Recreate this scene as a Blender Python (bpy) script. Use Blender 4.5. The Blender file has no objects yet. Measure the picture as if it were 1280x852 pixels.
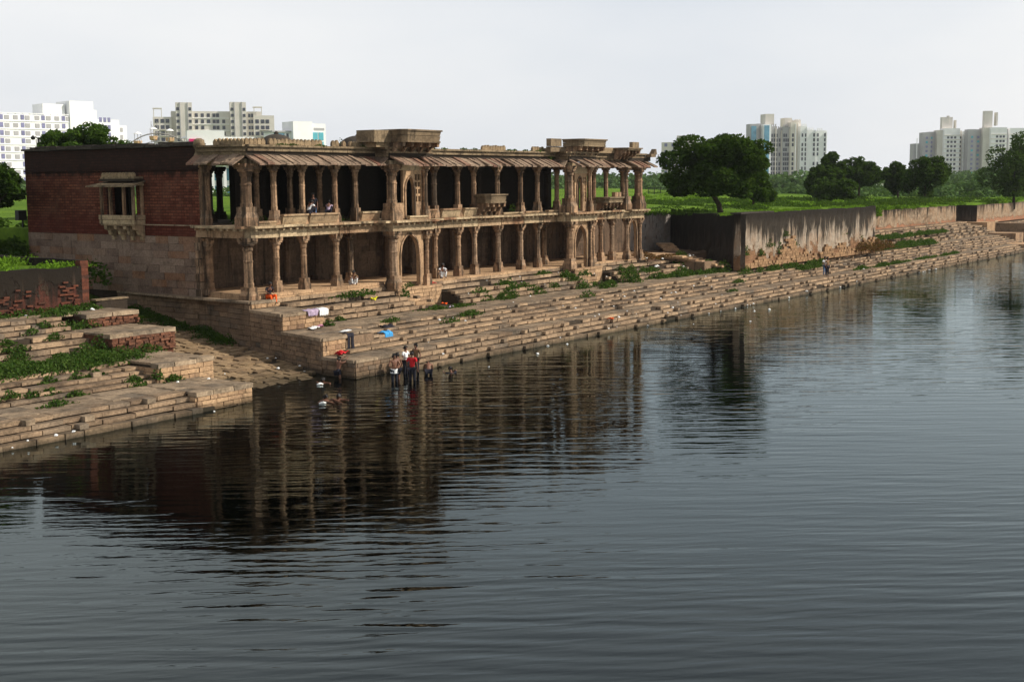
import bpy, bmesh, math, random
import numpy as np
from mathutils import Matrix, Vector
random.seed(7); RNG = np.random.default_rng(7)
SC = bpy.context.scene; COL = SC.collection
# ------------------------------------------------------------------ camera
def norm(v): v = np.array(v, float); return v/np.linalg.norm(v)
F = 1600.0
_hp = np.array([0, 226-426, F]); _up = np.cross(np.array([1, -.008, 0]), _hp); _up = norm(_up)
if _up[1] > 0: _up = -_up
_X = norm([1145, 226-.008*1145-426, F]); _Y = np.cross(_up, _X); R = np.array([_X, _Y, _up])
camd = bpy.data.cameras.new('camera'); cam = bpy.data.objects.new('camera', camd); COL.objects.link(cam)
camd.sensor_width = 36; camd.lens = 36*F/1280; camd.clip_start = .5; camd.clip_end = 6000
M = Matrix(((R[0][0], -R[0][1], -R[0][2], 0), (R[1][0], -R[1][1], -R[1][2], 0), (R[2][0], -R[2][1], -R[2][2], 9.5), (0, 0, 0, 1)))
cam.matrix_world = M
SC.camera = cam
# ------------------------------------------------------------------ world, sun, exposure
SUN_EL, SUN_AZ = math.radians(37), math.radians(-57)      # azimuth measured from +X towards +Y
w = bpy.data.worlds.new('World'); SC.world = w; w.use_nodes = True
n = w.node_tree.nodes; l = w.node_tree.links; n.clear()
out = n.new('ShaderNodeOutputWorld'); bg = n.new('ShaderNodeBackground'); sky = n.new('ShaderNodeTexSky')
sky.sky_type = 'NISHITA'; sky.sun_disc = False; sky.sun_elevation = SUN_EL; sky.sun_rotation = math.pi/2-SUN_AZ
sky.air_density = 1.2; sky.dust_density = 4; sky.ozone_density = 1
tc = n.new('ShaderNodeTexCoord'); mp = n.new('ShaderNodeMapping'); mp.inputs['Scale'].default_value = (1, 1, 3.2)
nz = n.new('ShaderNodeTexNoise'); nz.inputs['Scale'].default_value = 1.6; nz.inputs['Detail'].default_value = 6; nz.inputs['Roughness'].default_value = .5
cr = n.new('ShaderNodeValToRGB'); cr.color_ramp.elements[0].position = .34; cr.color_ramp.elements[1].position = .64
cr.color_ramp.elements[0].color = (8.0, 8.45, 9.05, 1); cr.color_ramp.elements[1].color = (10.0, 10.05, 10.1, 1)
sx = n.new('ShaderNodeSeparateXYZ')
gr = n.new('ShaderNodeMapRange'); gr.inputs['From Min'].default_value = .12; gr.inputs['From Max'].default_value = .9
gr.inputs['To Min'].default_value = 1.0; gr.inputs['To Max'].default_value = .5
vm = n.new('ShaderNodeVectorMath'); vm.operation = 'SCALE'
mx = n.new('ShaderNodeMix'); mx.data_type = 'RGBA'; mx.inputs['Factor'].default_value = .9
l.new(tc.outputs['Generated'], mp.inputs['Vector']); l.new(mp.outputs['Vector'], nz.inputs['Vector']); l.new(nz.outputs['Fac'], cr.inputs['Fac'])
l.new(tc.outputs['Generated'], sx.inputs[0]); l.new(sx.outputs['Z'], gr.inputs['Value'])
l.new(cr.outputs['Color'], vm.inputs[0]); l.new(gr.outputs['Result'], vm.inputs['Scale'])
l.new(sky.outputs['Color'], mx.inputs['A']); l.new(vm.outputs['Vector'], mx.inputs['B'])
l.new(mx.outputs['Result'], bg.inputs['Color']); bg.inputs['Strength'].default_value = .1
l.new(bg.outputs['Background'], out.inputs['Surface'])
sd = bpy.data.lights.new('sun', 'SUN'); sd.energy = 5.0; sd.angle = math.radians(2.0); sd.color = (1, .93, .82)
so = bpy.data.objects.new('sun', sd); COL.objects.link(so)
sv = Vector((math.cos(SUN_EL)*math.cos(SUN_AZ), math.cos(SUN_EL)*math.sin(SUN_AZ), math.sin(SUN_EL)))
so.rotation_euler = sv.to_track_quat('Z', 'Y').to_euler(); so.location = (60, 0, 60)
SC.view_settings.view_transform = 'Standard'; SC.view_settings.look = 'None'
SC.view_settings.exposure = 0; SC.view_settings.gamma = 1
SC.render.resolution_x = 1024; SC.render.resolution_y = 681
SC.render.engine = 'CYCLES'
SC.cycles.max_bounces = 6; SC.cycles.transparent_max_bounces = 8; SC.cycles.volume_bounces = 0
# ------------------------------------------------------------------ material helpers
class NT:
    def __init__(s, name):
        s.m = bpy.data.materials.new(name); s.m.use_nodes = True; s.t = s.m.node_tree; s.t.nodes.clear()
        s.out = s.t.nodes.new('ShaderNodeOutputMaterial')
    def n(s, typ, **kw):
        x = s.t.nodes.new(typ)
        for k, v in kw.items(): setattr(x, k, v)
        return x
    def put(s, sock, v):
        if hasattr(v, 'is_output') or isinstance(v, bpy.types.NodeSocket): s.t.links.new(v, sock)
        else: sock.default_value = v
    def pos(s): return s.n('ShaderNodeNewGeometry').outputs['Position']
    def map(s, vec, scale=(1, 1, 1), rot=(0, 0, 0)):
        x = s.n('ShaderNodeMapping'); s.put(x.inputs['Vector'], vec); x.inputs['Scale'].default_value = scale; x.inputs['Rotation'].default_value = rot
        return x.outputs['Vector']
    def noise(s, vec, scale, detail=4, rough=.55, dist=0):
        x = s.n('ShaderNodeTexNoise'); s.put(x.inputs['Vector'], vec); x.inputs['Scale'].default_value = scale
        x.inputs['Detail'].default_value = detail; x.inputs['Roughness'].default_value = rough; x.inputs['Distortion'].default_value = dist
        return x.outputs['Fac']
    def ramp(s, fac, a, b, ca=(0, 0, 0, 1), cb=(1, 1, 1, 1)):
        x = s.n('ShaderNodeValToRGB'); s.put(x.inputs['Fac'], fac); e = x.color_ramp.elements
        e[0].position = a; e[1].position = b; e[0].color = ca; e[1].color = cb
        return x.outputs['Color']
    def mix(s, f, a, b, bt='MIX'):
        x = s.n('ShaderNodeMix', data_type='RGBA', blend_type=bt); s.put(x.inputs['Factor'], f)
        s.put(x.inputs['A'], a); s.put(x.inputs['B'], b); return x.outputs['Result']
    def math(s, op, a, b=0.0, c=None):
        x = s.n('ShaderNodeMath', operation=op); s.put(x.inputs[0], a); s.put(x.inputs[1], b)
        if c is not None: s.put(x.inputs[2], c)
        return x.outputs[0]
    def rnd(s):
        a = s.n('ShaderNodeObjectInfo').outputs['Random']; b = s.n('ShaderNodeNewGeometry').outputs['Random Per Island']
        return s.math('FRACT', s.math('ADD', a, b))
    def bump(s, h, strength=.5, dist=.05):
        x = s.n('ShaderNodeBump'); s.put(x.inputs['Height'], h); x.inputs['Strength'].default_value = strength; x.inputs['Distance'].default_value = dist
        return x.outputs['Normal']
    def bsdf(s, col, rough=.85, normal=None, spec=.25, **kw):
        x = s.n('ShaderNodeBsdfPrincipled'); s.put(x.inputs['Base Color'], col); s.put(x.inputs['Roughness'], rough)
        x.inputs['Specular IOR Level'].default_value = spec
        if normal is not None: s.put(x.inputs['Normal'], normal)
        for k, v in kw.items(): s.put(x.inputs[k], v)
        s.t.links.new(x.outputs[0], s.out.inputs['Surface']); return x
    def z(s): 
        x = s.n('ShaderNodeSeparateXYZ'); s.put(x.inputs[0], s.pos()); return x.outputs
def C4(c): return (c[0], c[1], c[2], 1)
def stone_mat(name, c1, c2, c3=None, stain=.45, streak=0.0, bumpd=.04, dirt=(.028, .022, .016), wet=False, scale=1.0, moss=0.0, grime=0.0):
    t = NT(name); P = t.pos(); r = t.rnd()
    base = t.mix(r, C4(c1), C4(c2))
    if c3 is not None: base = t.mix(t.ramp(t.math('FRACT', t.math('MULTIPLY', r, 7.31)), .62, .9), base, C4(c3))
    big = t.noise(P, .55*scale, 5, .6); base = t.mix(t.ramp(big, .3, .7), base, t.mix(.55, base, C4(tuple(x*1.35 for x in c2))))
    fine = t.noise(P, 9*scale, 6, .7); base = t.mix(.75, base, t.mix(t.ramp(fine, .3, .72), (.45, .42, .38, 1), (1.25, 1.22, 1.18, 1)), 'MULTIPLY')
    st = t.ramp(t.noise(P, 1.7*scale, 7, .68, .6), .62-.28*stain, .86-.28*stain)
    base = t.mix(t.math('MULTIPLY', st, .75), base, C4(dirt))
    if streak:
        sv_ = t.ramp(t.noise(t.map(P, (2.6, 2.6, .22)), 1.0, 5, .65), .66-.3*streak, .8-.3*streak)
        base = t.mix(t.math('MULTIPLY', sv_, .85), base, C4(dirt))
    if moss:
        mg = t.ramp(t.noise(P, 1.1, 6, .7), .7-.25*moss, .85-.25*moss); base = t.mix(t.math('MULTIPLY', mg, .7), base, (.035, .05, .014, 1))
    if wet:
        zz = t.z()['Z']; wm = t.ramp(t.math('ADD', zz, t.math('MULTIPLY', t.noise(P, 1.5), .3)), .2, .52)
        base = t.mix(wm, t.mix(.7, base, (.022, .02, .012, 1)), base)
    if grime:
        nzv = t.n('ShaderNodeSeparateXYZ'); t.put(nzv.inputs[0], t.n('ShaderNodeNewGeometry').outputs['True Normal'])
        gm_ = t.math('MULTIPLY', t.ramp(nzv.outputs['Z'], .6, .85), t.ramp(t.noise(P, 1.3, 6, .7), .3, .62))
        base = t.mix(t.math('MULTIPLY', gm_, grime), base, (.055, .042, .03, 1))
    h = t.math('ADD', t.noise(P, 4*scale, 6, .7), t.math('MULTIPLY', fine, .5))
    t.bsdf(base, .92, t.bump(h, .7, bumpd), .15); return t.m
def plain(name, c, rough=.8, var=.25, scale=6, spec=.3, metal=0.0):
    t = NT(name); f = t.noise(t.pos(), scale, 4)
    base = t.mix(t.ramp(f, .3, .75), C4(tuple(x*(1-var) for x in c)), C4(tuple(min(1, x*(1+var)) for x in c)))
    t.bsdf(base, rough, t.bump(f, .2, .02), spec, Metallic=metal); return t.m
def brick_mat():
    t = NT('red_brickwork'); s = t.z(); cx = t.n('ShaderNodeCombineXYZ')
    t.put(cx.inputs[0], t.math('ADD', s['Y'], s['X'])); t.put(cx.inputs[1], s['Z'])
    b = t.n('ShaderNodeTexBrick'); t.put(b.inputs['Vector'], cx.outputs[0]); b.inputs['Scale'].default_value = 1
    b.inputs['Brick Width'].default_value = .46; b.inputs['Row Height'].default_value = .17; b.inputs['Mortar Size'].default_value = .022
    b.inputs['Color1'].default_value = (.12, .032, .018, 1); b.inputs['Color2'].default_value = (.27, .09, .05, 1); b.inputs['Mortar'].default_value = (.045, .02, .013, 1)
    P = t.pos(); c = t.mix(t.ramp(t.noise(P, 14, 5, .7), .35, .7), t.mix(.7, b.outputs['Color'], (.045, .016, .011, 1)), b.outputs['Color'])
    c = t.mix(t.math('MULTIPLY', t.ramp(t.noise(t.map(P, (1.8, 1.8, .3)), 1, 6, .7), .5, .66), .6), c, (.035, .015, .011, 1))
    c = t.mix(t.math('MULTIPLY', t.ramp(t.noise(P, .8, 6, .65), .48, .7), .5), c, (.15, .07, .045, 1))
    sp = t.ramp(t.noise(P, 5, 8, .8), .66, .72); c = t.mix(t.math('MULTIPLY', sp, .5), c, (.42, .3, .2, 1))
    # rain-blackened top, ragged lower edge, and a damp red band low down
    jag = t.math('MULTIPLY', t.noise(t.map(P, (1.6, 1.6, .3)), 1.4, 5, .7), 1.3)
    topm = t.ramp(t.math('ADD', s['Z'], jag), .0, 1.0); mr = t.n('ShaderNodeMapRange'); t.put(mr.inputs['Value'], t.math('ADD', s['Z'], jag))
    mr.inputs['From Min'].default_value = 10.55; mr.inputs['From Max'].default_value = 10.85
    c = t.mix(t.math('MULTIPLY', mr.outputs[0], t.ramp(t.noise(P, 4, 7, .8), .3, .75, (.97, .97, .97, 1), (.72, .72, .72, 1))), c, (.016, .011, .009, 1))
    md = t.n('ShaderNodeMapRange'); t.put(md.inputs['Value'], t.math('ADD', s['Z'], jag)); md.inputs['From Min'].default_value = 8.5; md.inputs['From Max'].default_value = 7.9
    c = t.mix(t.math('MULTIPLY', md.outputs[0], .5), c, (.07, .012, .008, 1))
    t.bsdf(c, .95, t.bump(t.math('ADD', b.outputs['Fac'], t.math('MULTIPLY', t.noise(P, 12, 5), -.8)), .6, .03), .1); return t.m
def plaster_mat(name, base=(.42, .36, .3), black=.55, zt=6.6, rough_brick=(.3, .14, .07), zb=4.2, amp=2.2):
    t = NT(name); P = t.pos(); s = t.z()
    b = t.mix(t.ramp(t.noise(P, 2.5, 6, .7), .3, .7), C4(tuple(x*.5 for x in base)), C4(base)); b = t.mix(t.math('MULTIPLY', t.ramp(t.noise(P, .7, 6, .7), .46, .62), .6), b, C4((base[0]*.62, base[1]*.48, base[2]*.38)))
    ex = t.n('ShaderNodeMapRange'); t.put(ex.inputs['Value'], t.math('ADD', s['Z'], t.math('MULTIPLY', t.math('SUBTRACT', t.noise(P, .55, 7, .7), .5), -amp*3)))
    ex.inputs['From Min'].default_value = zb+.08; ex.inputs['From Max'].default_value = zb-.08
    br = t.mix(t.ramp(t.noise(t.map(P, (2, 2, 7)), 1.4, 5, .8), .3, .7), C4(tuple(x*.55 for x in rough_brick)), C4(tuple(x*1.25 for x in rough_brick)))
    b = t.mix(ex.outputs[0], b, br)
    sn = t.noise(t.map(P, (2.1, 2.1, .12)), 1.0, 6, .62)
    hg = t.n('ShaderNodeMapRange'); t.put(hg.inputs['Value'], s['Z']); hg.inputs['From Min'].default_value = zt-3.4; hg.inputs['From Max'].default_value = zt; hg.inputs['To Min'].default_value = -.14; hg.inputs['To Max'].default_value = .17
    sn = t.math('ADD', t.math('MULTIPLY', sn, .72), t.math('MULTIPLY', t.noise(t.map(P, (.55, .55, .1)), 1.0, 4, .6), .28))
    sm = t.ramp(t.math('ADD', sn, hg.outputs[0]), .64-.25*black, .75-.25*black)
    b = t.mix(t.math('MULTIPLY', sm, .93), b, (.016, .013, .01, 1))
    tp = t.n('ShaderNodeMapRange'); t.put(tp.inputs['Value'], t.math('ADD', s['Z'], t.math('MULTIPLY', t.noise(P, 1.2, 5), .8))); tp.inputs['From Min'].default_value = zt-.55; tp.inputs['From Max'].default_value = zt+.1
    b = t.mix(t.math('MULTIPLY', tp.outputs[0], t.ramp(t.noise(P, 2.2, 6, .75), .3, .7, (.95, .95, .95, 1), (.6, .6, .6, 1))), b, (.016, .013, .01, 1))
    h = t.math('SUBTRACT', t.noise(P, 3, 7, .7), t.math('MULTIPLY', ex.outputs[0], .8))
    t.bsdf(b, .95, t.bump(h, .8, .08), .1); return t.m
def leaf_mat(name, c1, c2, trans=.25):
    t = NT(name); r = t.rnd(); P = t.pos()
    c = t.mix(r, C4(c1), C4(c2)); c = t.mix(t.ramp(t.noise(P, .6, 3), .35, .7), t.mix(.4, c, C4(c1)), c)
    d = t.n('ShaderNodeBsdfDiffuse'); t.put(d.inputs['Color'], c); tr = t.n('ShaderNodeBsdfTranslucent'); t.put(tr.inputs['Color'], t.mix(.5, c, (.12, .2, .02, 1)))
    m = t.n('ShaderNodeMixShader'); m.inputs[0].default_value = trans; t.put(m.inputs[1], d.outputs[0]); t.put(m.inputs[2], tr.outputs[0])
    t.t.links.new(m.outputs[0], t.out.inputs['Surface']); return t.m
def grass_mat():
    t = NT('lawn_grass'); P = t.pos()
    c = t.mix(t.ramp(t.noise(P, .12, 6, .65), .35, .65), (.085, .165, .014, 1), (.19, .31, .028, 1))
    c = t.mix(t.ramp(t.noise(P, 2.2, 6, .75), .35, .7), t.mix(.5, c, (.03, .07, .008, 1)), c)
    c = t.mix(t.math('MULTIPLY', t.ramp(t.noise(P, .06, 5, .6), .62, .72), .6), c, (.13, .085, .045, 1))
    t.bsdf(c, .95, t.bump(t.noise(P, 3, 8, .8), 1, .25), .05); return t.m
def water_mat():
    t = NT('lake_water'); P = t.pos(); r = math.radians(-48)
    def wave(scale, ang, ys, det, rough=.5, dist=0): return t.noise(t.map(t.map(P, (1, 1, 1), (0, 0, -math.radians(ang))), (scale*ys, scale, 1)), 1.0, det, rough, dist)
    # ripples run across the view, long crests, three sizes; calm and ruffled patches
    a = wave(1.25, 126, .16, 2, .5, .5); b = wave(2.7, 136, .2, 2, .5, .5); c = wave(.4, 110, .4, 2)
    patch = t.ramp(t.noise(P, .045, 3), .38, .62, (.35, .35, .35, 1), (1, 1, 1, 1))
    d = wave(8, 128, .35, 2)
    wv = t.n('ShaderNodeTexWave', wave_type='BANDS', bands_direction='Y', wave_profile='SIN'); t.put(wv.inputs['Vector'], t.map(t.map(P, (1, 1, 1), (0, 0, -math.radians(128))), (.55, 1, 1)))
    wv.inputs['Scale'].default_value = .62; wv.inputs['Distortion'].default_value = 9; wv.inputs['Detail'].default_value = 2; wv.inputs['Detail Scale'].default_value = .6
    w2 = t.n('ShaderNodeTexWave', wave_type='BANDS', bands_direction='Y', wave_profile='SIN'); t.put(w2.inputs['Vector'], t.map(t.map(P, (1, 1, 1), (0, 0, -math.radians(121))), (.45, 1, 1)))
    w2.inputs['Scale'].default_value = .33; w2.inputs['Distortion'].default_value = 8; w2.inputs['Detail'].default_value = 2; w2.inputs['Detail Scale'].default_value = .5
    pw2 = t.ramp(t.noise(P, .05, 3), .3, .62, (.25, .25, .25, 1), (1, 1, 1, 1))
    h = t.math('ADD', t.math('MULTIPLY', a, .03), t.math('MULTIPLY', b, .0125)); h = t.math('ADD', h, t.math('MULTIPLY', t.math('ADD', t.math('MULTIPLY', wv.outputs['Fac'], .0055), t.math('MULTIPLY', w2.outputs['Fac'], .0085)), pw2)); h = t.math('MULTIPLY', h, patch)
    h = t.math('ADD', h, t.math('MULTIPLY', c, .02)); h = t.math('ADD', h, t.math('MULTIPLY', d, .0018))
    nrm = t.bump(h, 1, 1.0)
    gl = t.n('ShaderNodeBsdfGlossy'); gl.inputs['Roughness'].default_value = .015; gl.inputs['Color'].default_value = (.8, .91, .92, 1); t.put(gl.inputs['Normal'], nrm)
    tr = t.n('ShaderNodeBsdfTransparent'); tr.inputs['Color'].default_value = (.2, .23, .12, 1)
    fr = t.n('ShaderNodeFresnel'); fr.inputs['IOR'].default_value = 1.33; t.put(fr.inputs['Normal'], nrm)
    m = t.n('ShaderNodeMixShader'); t.put(m.inputs[0], fr.outputs[0]); t.put(m.inputs[1], tr.outputs[0]); t.put(m.inputs[2], gl.outputs[0])
    t.t.links.new(m.outputs[0], t.out.inputs['Surface']); return t.m
MAT = dict(
    step=stone_mat('weathered_step_sandstone', (.14, .098, .068), (.42, .30, .195), (.13, .11, .09), stain=.5, wet=True, bumpd=.04, grime=.65),
    core=stone_mat('dirt_packed_joint', (.035, .026, .018), (.055, .042, .03), stain=.4, wet=True),
    pave=stone_mat('worn_landing_paving', (.19, .14, .097), (.36, .275, .19), (.13, .11, .09), stain=.5, wet=True, bumpd=.03, grime=.5),
    ashlar=stone_mat('purple_grey_ashlar', (.105, .068, .052), (.26, .19, .145), (.21, .10, .05), stain=.32, streak=.15),
    flank=stone_mat('brown_flank_masonry', (.12, .08, .054), (.27, .185, .12), (.10, .085, .07), stain=.4, streak=.2, wet=True, moss=.08),
    plinth=stone_mat('warm_plinth_sandstone', (.27, .17, .10), (.50, .335, .2), (.19, .12, .08), stain=.36, streak=.2, wet=True),
    column=stone_mat('carved_column_sandstone', (.18, .102, .06), (.42, .275, .17), (.28, .2, .14), stain=.55, streak=.68, bumpd=.03),
    redcol=stone_mat('rust_stained_sandstone', (.17, .10, .055), (.34, .21, .115), stain=.4, streak=.3),
    beam=stone_mat('beam_sandstone', (.24, .165, .10), (.50, .39, .25), (.24, .115, .06), stain=.48, streak=.4),
    eave=stone_mat('eave_slab_stone', (.15, .10, .075), (.29, .215, .155), (.19, .085, .06), stain=.45, streak=.45),
    cornice=stone_mat('lichened_cornice', (.15, .105, .065), (.27, .205, .13), stain=.6, streak=.35, moss=.15),
    merlon=stone_mat('merlon_stone', (0.209, 0.147, 0.087), (0.305, 0.227, 0.141), stain=.42),
    redwall=stone_mat('grimy_red_brick', (.085, .03, .02), (.14, .05, .03), (.04, .025, .02), stain=.5),
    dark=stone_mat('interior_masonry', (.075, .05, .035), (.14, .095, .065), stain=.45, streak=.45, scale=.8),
    rear=stone_mat('shade_dark_masonry', (.02, .015, .011), (.04, .03, .022), stain=.5, streak=.5),  # near-black colour paints the deep interior shade into the stone
    dome=stone_mat('black_dome_plaster', (.035, .03, .026), (.07, .06, .05), stain=.5),
    rubble=stone_mat('red_rubble_core', (.11, .045, .028), (.22, .10, .06), (.06, .035, .025), stain=.5, bumpd=.1, scale=2.2),
    mudst=stone_mat('submerged_mud_stone', (.20, .09, .045), (.24, .12, .06), stain=.2),
    cobble=stone_mat('pale_ramp_paving', (0.198, 0.136, 0.076), (0.305, 0.216, 0.130), (0.152, 0.104, 0.064), stain=.3, wet=True, bumpd=.04),
    brick=brick_mat(), water=water_mat(), grass=grass_mat(),
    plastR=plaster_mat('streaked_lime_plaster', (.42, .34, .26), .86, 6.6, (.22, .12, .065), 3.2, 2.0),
    plastD=plaster_mat('stained_shade_plaster', (.06, .046, .035), .8, 6.4, (.06, .04, .03), 2.5, 1),  # stains on a dark base that paints the shade of sun-averted faces
    plastF=plaster_mat('far_wall_plaster', (.38, .28, .19), .4, 6.3, (.34, .17, .1), 3.6, .8),
    plastL=plaster_mat('brick_wall_with_lost_plaster', (.10, .07, .05), .78, 5.7, (.09, .034, .024), 4.5, 2.2),
    perf=plaster_mat('grey_pierced_wall', (.34, .3, .27), .12, 7.2, (.25, .2, .16), 2.5, .3),
    leafD=leaf_mat('dark_tree_leaf', (.014, .032, .006), (.06, .11, .016), .25),
    leafM=leaf_mat('mid_tree_leaf', (.024, .055, .009), (.07, .12, .018), .28),
    leafF=leaf_mat('far_tree_leaf', (.045, .09, .03), (.10, .16, .05), .2),
    leafB=leaf_mat('bright_undergrowth', (.10, .2, .015), (.2, .34, .035), .35),
    leafW=leaf_mat('weed_leaf', (.028, .066, .012), (.085, .125, .03), .3),
    leafR=leaf_mat('dry_red_weed', (.10, .045, .02), (.17, .08, .035), .2),
    bark=plain('tree_bark', (.05, .038, .028), .95, .4, 5, .1),
    mud=plain('lake_bed_mud', (.008, .018, .012), .95, .3, .5, .1),
    earth=plain('brown_earth', (.12, .075, .05), .98, .4, 1.3, .05),
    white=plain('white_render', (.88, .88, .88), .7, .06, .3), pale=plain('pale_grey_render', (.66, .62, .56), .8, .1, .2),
    cream=plain('cream_render', (.74, .69, .62), .8, .06, .2), grey=plain('grey_and_shade_render', (.42, .41, .42), .8, .08, .2),  # grey also paints the shaded sides of the far towers
    glass=plain('dark_window_glass', (.045, .05, .07), .25, .3, .5, .6), bglass=plain('blue_curtain_glass', (.12, .32, .46), .2, .2, .4, .7),
    gglass=plain('lilac_window_glass', (.22, .22, .38), .3, .25, .5, .5), teal=plain('teal_window_glass', (.1, .42, .5), .25, .1, .4, .6),
    magenta=plain('magenta_paint', (.62, .03, .16), .6, .05), steel=plain('painted_steel', (.35, .33, .33), .5, .15, 3, .5),
    iron=plain('black_iron', (.015, .015, .015), .5, .2), blue=plain('blue_plastic', (.04, .12, .5), .5, .1),
    litter=plain('white_plastic_litter', (.8, .8, .78), .5, .08, 20), skin=plain('brown_skin', (.16, .07, .04), .55, .12, 8, .35),
    hair=plain('black_hair', (.008, .006, .005), .6, .2), red=plain('red_cotton', (.5, .015, .02), .85, .15), orange=plain('orange_cotton', (.75, .1, .01), .85, .12),
    wcloth=plain('white_cotton', (.72, .72, .72), .85, .08), navy=plain('dark_cotton', (.012, .012, .02), .9, .3), jeans=plain('blue_denim', (.1, .17, .3), .9, .2),
    lilac=plain('lilac_cotton', (.4, .31, .42), .85, .4, 5), cyan=plain('blue_printed_cotton', (.05, .3, .62), .85, .35, 14), yellow=plain('yellow_plastic', (.75, .7, .03), .6, .1),
    pinkc=plain('faded_pink_cotton', (.45, .2, .28), .85, .15), gond=plain('cream_gondola_paint', (.62, .4, .22), .6, .2, 3),
)
# ------------------------------------------------------------------ object helpers
W = {}
CAMXY = np.array([0.0, 0.0])
def link(name, data, loc=(0, 0, 0), rot=(0, 0, 0), scale=(1, 1, 1), parent=None, local=False):
    o = bpy.data.objects.new(name, data); o.location = loc; o.rotation_euler = rot; o.scale = scale; COL.objects.link(o)
    from mathutils import Euler
    m = Matrix.LocRotScale(Vector(loc), Euler(rot), Vector(scale))
    if parent is not None:
        o.parent = parent
        if local: m = W[parent.name] @ m
        else: o.matrix_parent_inverse = W[parent.name].inverted()
    W[o.name] = m
    return o
def tag(o, label=None, cat=None, group=None, kind=None):
    if label: o['label'] = label
    if cat: o['category'] = cat
    if group: o['group'] = group
    if kind: o['kind'] = kind
    return o
def thing(name, label, cat, loc=(0, 0, 0), rz=0, group=None):
    return tag(link(name, None, loc, (0, 0, rz)), label, cat, group)
def mesh(name, V, Fc, mat, smooth=False):
    me = bpy.data.meshes.new(name); V = np.asarray(V, np.float32); me.vertices.add(len(V)); me.vertices.foreach_set('co', V.ravel())
    if isinstance(Fc, np.ndarray):
        k = Fc.shape[1]; me.loops.add(Fc.size); me.loops.foreach_set('vertex_index', Fc.ravel().astype(np.int32))
        me.polygons.add(len(Fc)); me.polygons.foreach_set('loop_start', np.arange(0, Fc.size, k, dtype=np.int32))
    else:
        ls = np.cumsum([0]+[len(f) for f in Fc])[:-1]; fl = np.concatenate([np.array(f) for f in Fc])
        me.loops.add(len(fl)); me.loops.foreach_set('vertex_index', fl.astype(np.int32)); me.polygons.add(len(Fc)); me.polygons.foreach_set('loop_start', ls.astype(np.int32))
    me.update(calc_edges=True); me.validate()
    if mat is not None: me.materials.append(mat)
    me.polygons.foreach_set('use_smooth', [bool(smooth)]*len(me.polygons))
    return me
BF = [(0, 3, 2, 1), (4, 5, 6, 7), (0, 1, 5, 4), (1, 2, 6, 5), (2, 3, 7, 6), (3, 0, 4, 7)]
def boxV(x0, x1, y0, y1, z0, z1): return [(x0, y0, z0), (x1, y0, z0), (x1, y1, z0), (x0, y1, z0), (x0, y0, z1), (x1, y0, z1), (x1, y1, z1), (x0, y1, z1)]
class MB:
    def __init__(s): s.V = []; s.F = []
    def add(s, V, Fc):
        b = len(s.V); s.V += [tuple(v) for v in V]; s.F += [tuple(i+b for i in f) for f in Fc]; return s
    def box(s, x0, x1, y0, y1, z0, z1, j=0):
        V = boxV(x0, x1, y0, y1, z0, z1)
        if j: V = [(a+random.uniform(-j, j), b+random.uniform(-j, j), c+random.uniform(-j, j)) for a, b, c in V]
        return s.add(V, BF)
    def prism(s, poly, z0, z1, top=None):
        n_ = len(poly); t_ = top or poly
        V = [(x, y, z0) for x, y in poly]+[(x, y, z1) for x, y in t_]
        return s.add(V, [tuple(range(n_))[::-1], tuple(range(n_, 2*n_))]+[(i, (i+1) % n_, n_+(i+1) % n_, n_+i) for i in range(n_)])
    def lathe(s, prof, n_=8, cx=0, cy=0, rot=0, sq=None):
        V = []; Fc = []
        for r, z in prof:
            for k in range(n_):
                a = 2*math.pi*(k+.5)/n_+rot; V.append((cx+r*math.cos(a), cy+r*math.sin(a), z))
        for i in range(len(prof)-1):
            for k in range(n_): Fc.append((i*n_+k, i*n_+(k+1) % n_, (i+1)*n_+(k+1) % n_, (i+1)*n_+k))
        Fc.append(tuple(range(n_))[::-1]); Fc.append(tuple((len(prof)-1)*n_+k for k in range(n_)))
        return s.add(V, Fc)
    def tube(s, pts, rad, n_=6):
        pts = [Vector(p) for p in pts]; V = []; Fc = []
        for i, p in enumerate(pts):
            d = (pts[min(i+1, len(pts)-1)]-pts[max(i-1, 0)]).normalized(); u = d.cross(Vector((.13, .31, .94)) if abs(d.z) < .9 else Vector((1, 0, .1))).normalized(); v = d.cross(u)
            r = rad[i] if hasattr(rad, '__len__') else rad
            for k in range(n_): a = 2*math.pi*k/n_; V.append(tuple(p+u*r*math.cos(a)+v*r*math.sin(a)))
        for i in range(len(pts)-1):
            for k in range(n_): Fc.append((i*n_+k, i*n_+(k+1) % n_, (i+1)*n_+(k+1) % n_, (i+1)*n_+k))
        Fc.append(tuple(range(n_))[::-1]); Fc.append(tuple((len(pts)-1)*n_+k for k in range(n_)))
        return s.add(V, Fc)
    def build(s, name, mat, parent=None, smooth=False, local=False, **kw):
        return link(name, mesh(name, s.V, s.F, mat, smooth), parent=parent, local=local, **kw)
def fixn(o):
    bm = bmesh.new(); bm.from_mesh(o.data); bmesh.ops.recalc_face_normals(bm, faces=bm.faces); bm.to_mesh(o.data); bm.free(); return o
UNIT = {}
def unit_boxes(mk):
    if mk not in UNIT:
        L = []
        for k in range(7):
            V = np.array(boxV(-.5, .5, -.5, .5, -.5, .5))
            V = V*(1-np.array([.006, .02, .0])) + RNG.uniform(-1, 1, V.shape)*np.array([.007, .03, .05]); L.append(mesh('stone', V, BF, MAT[mk]))
        UNIT[mk] = L
    return UNIT[mk]
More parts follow.
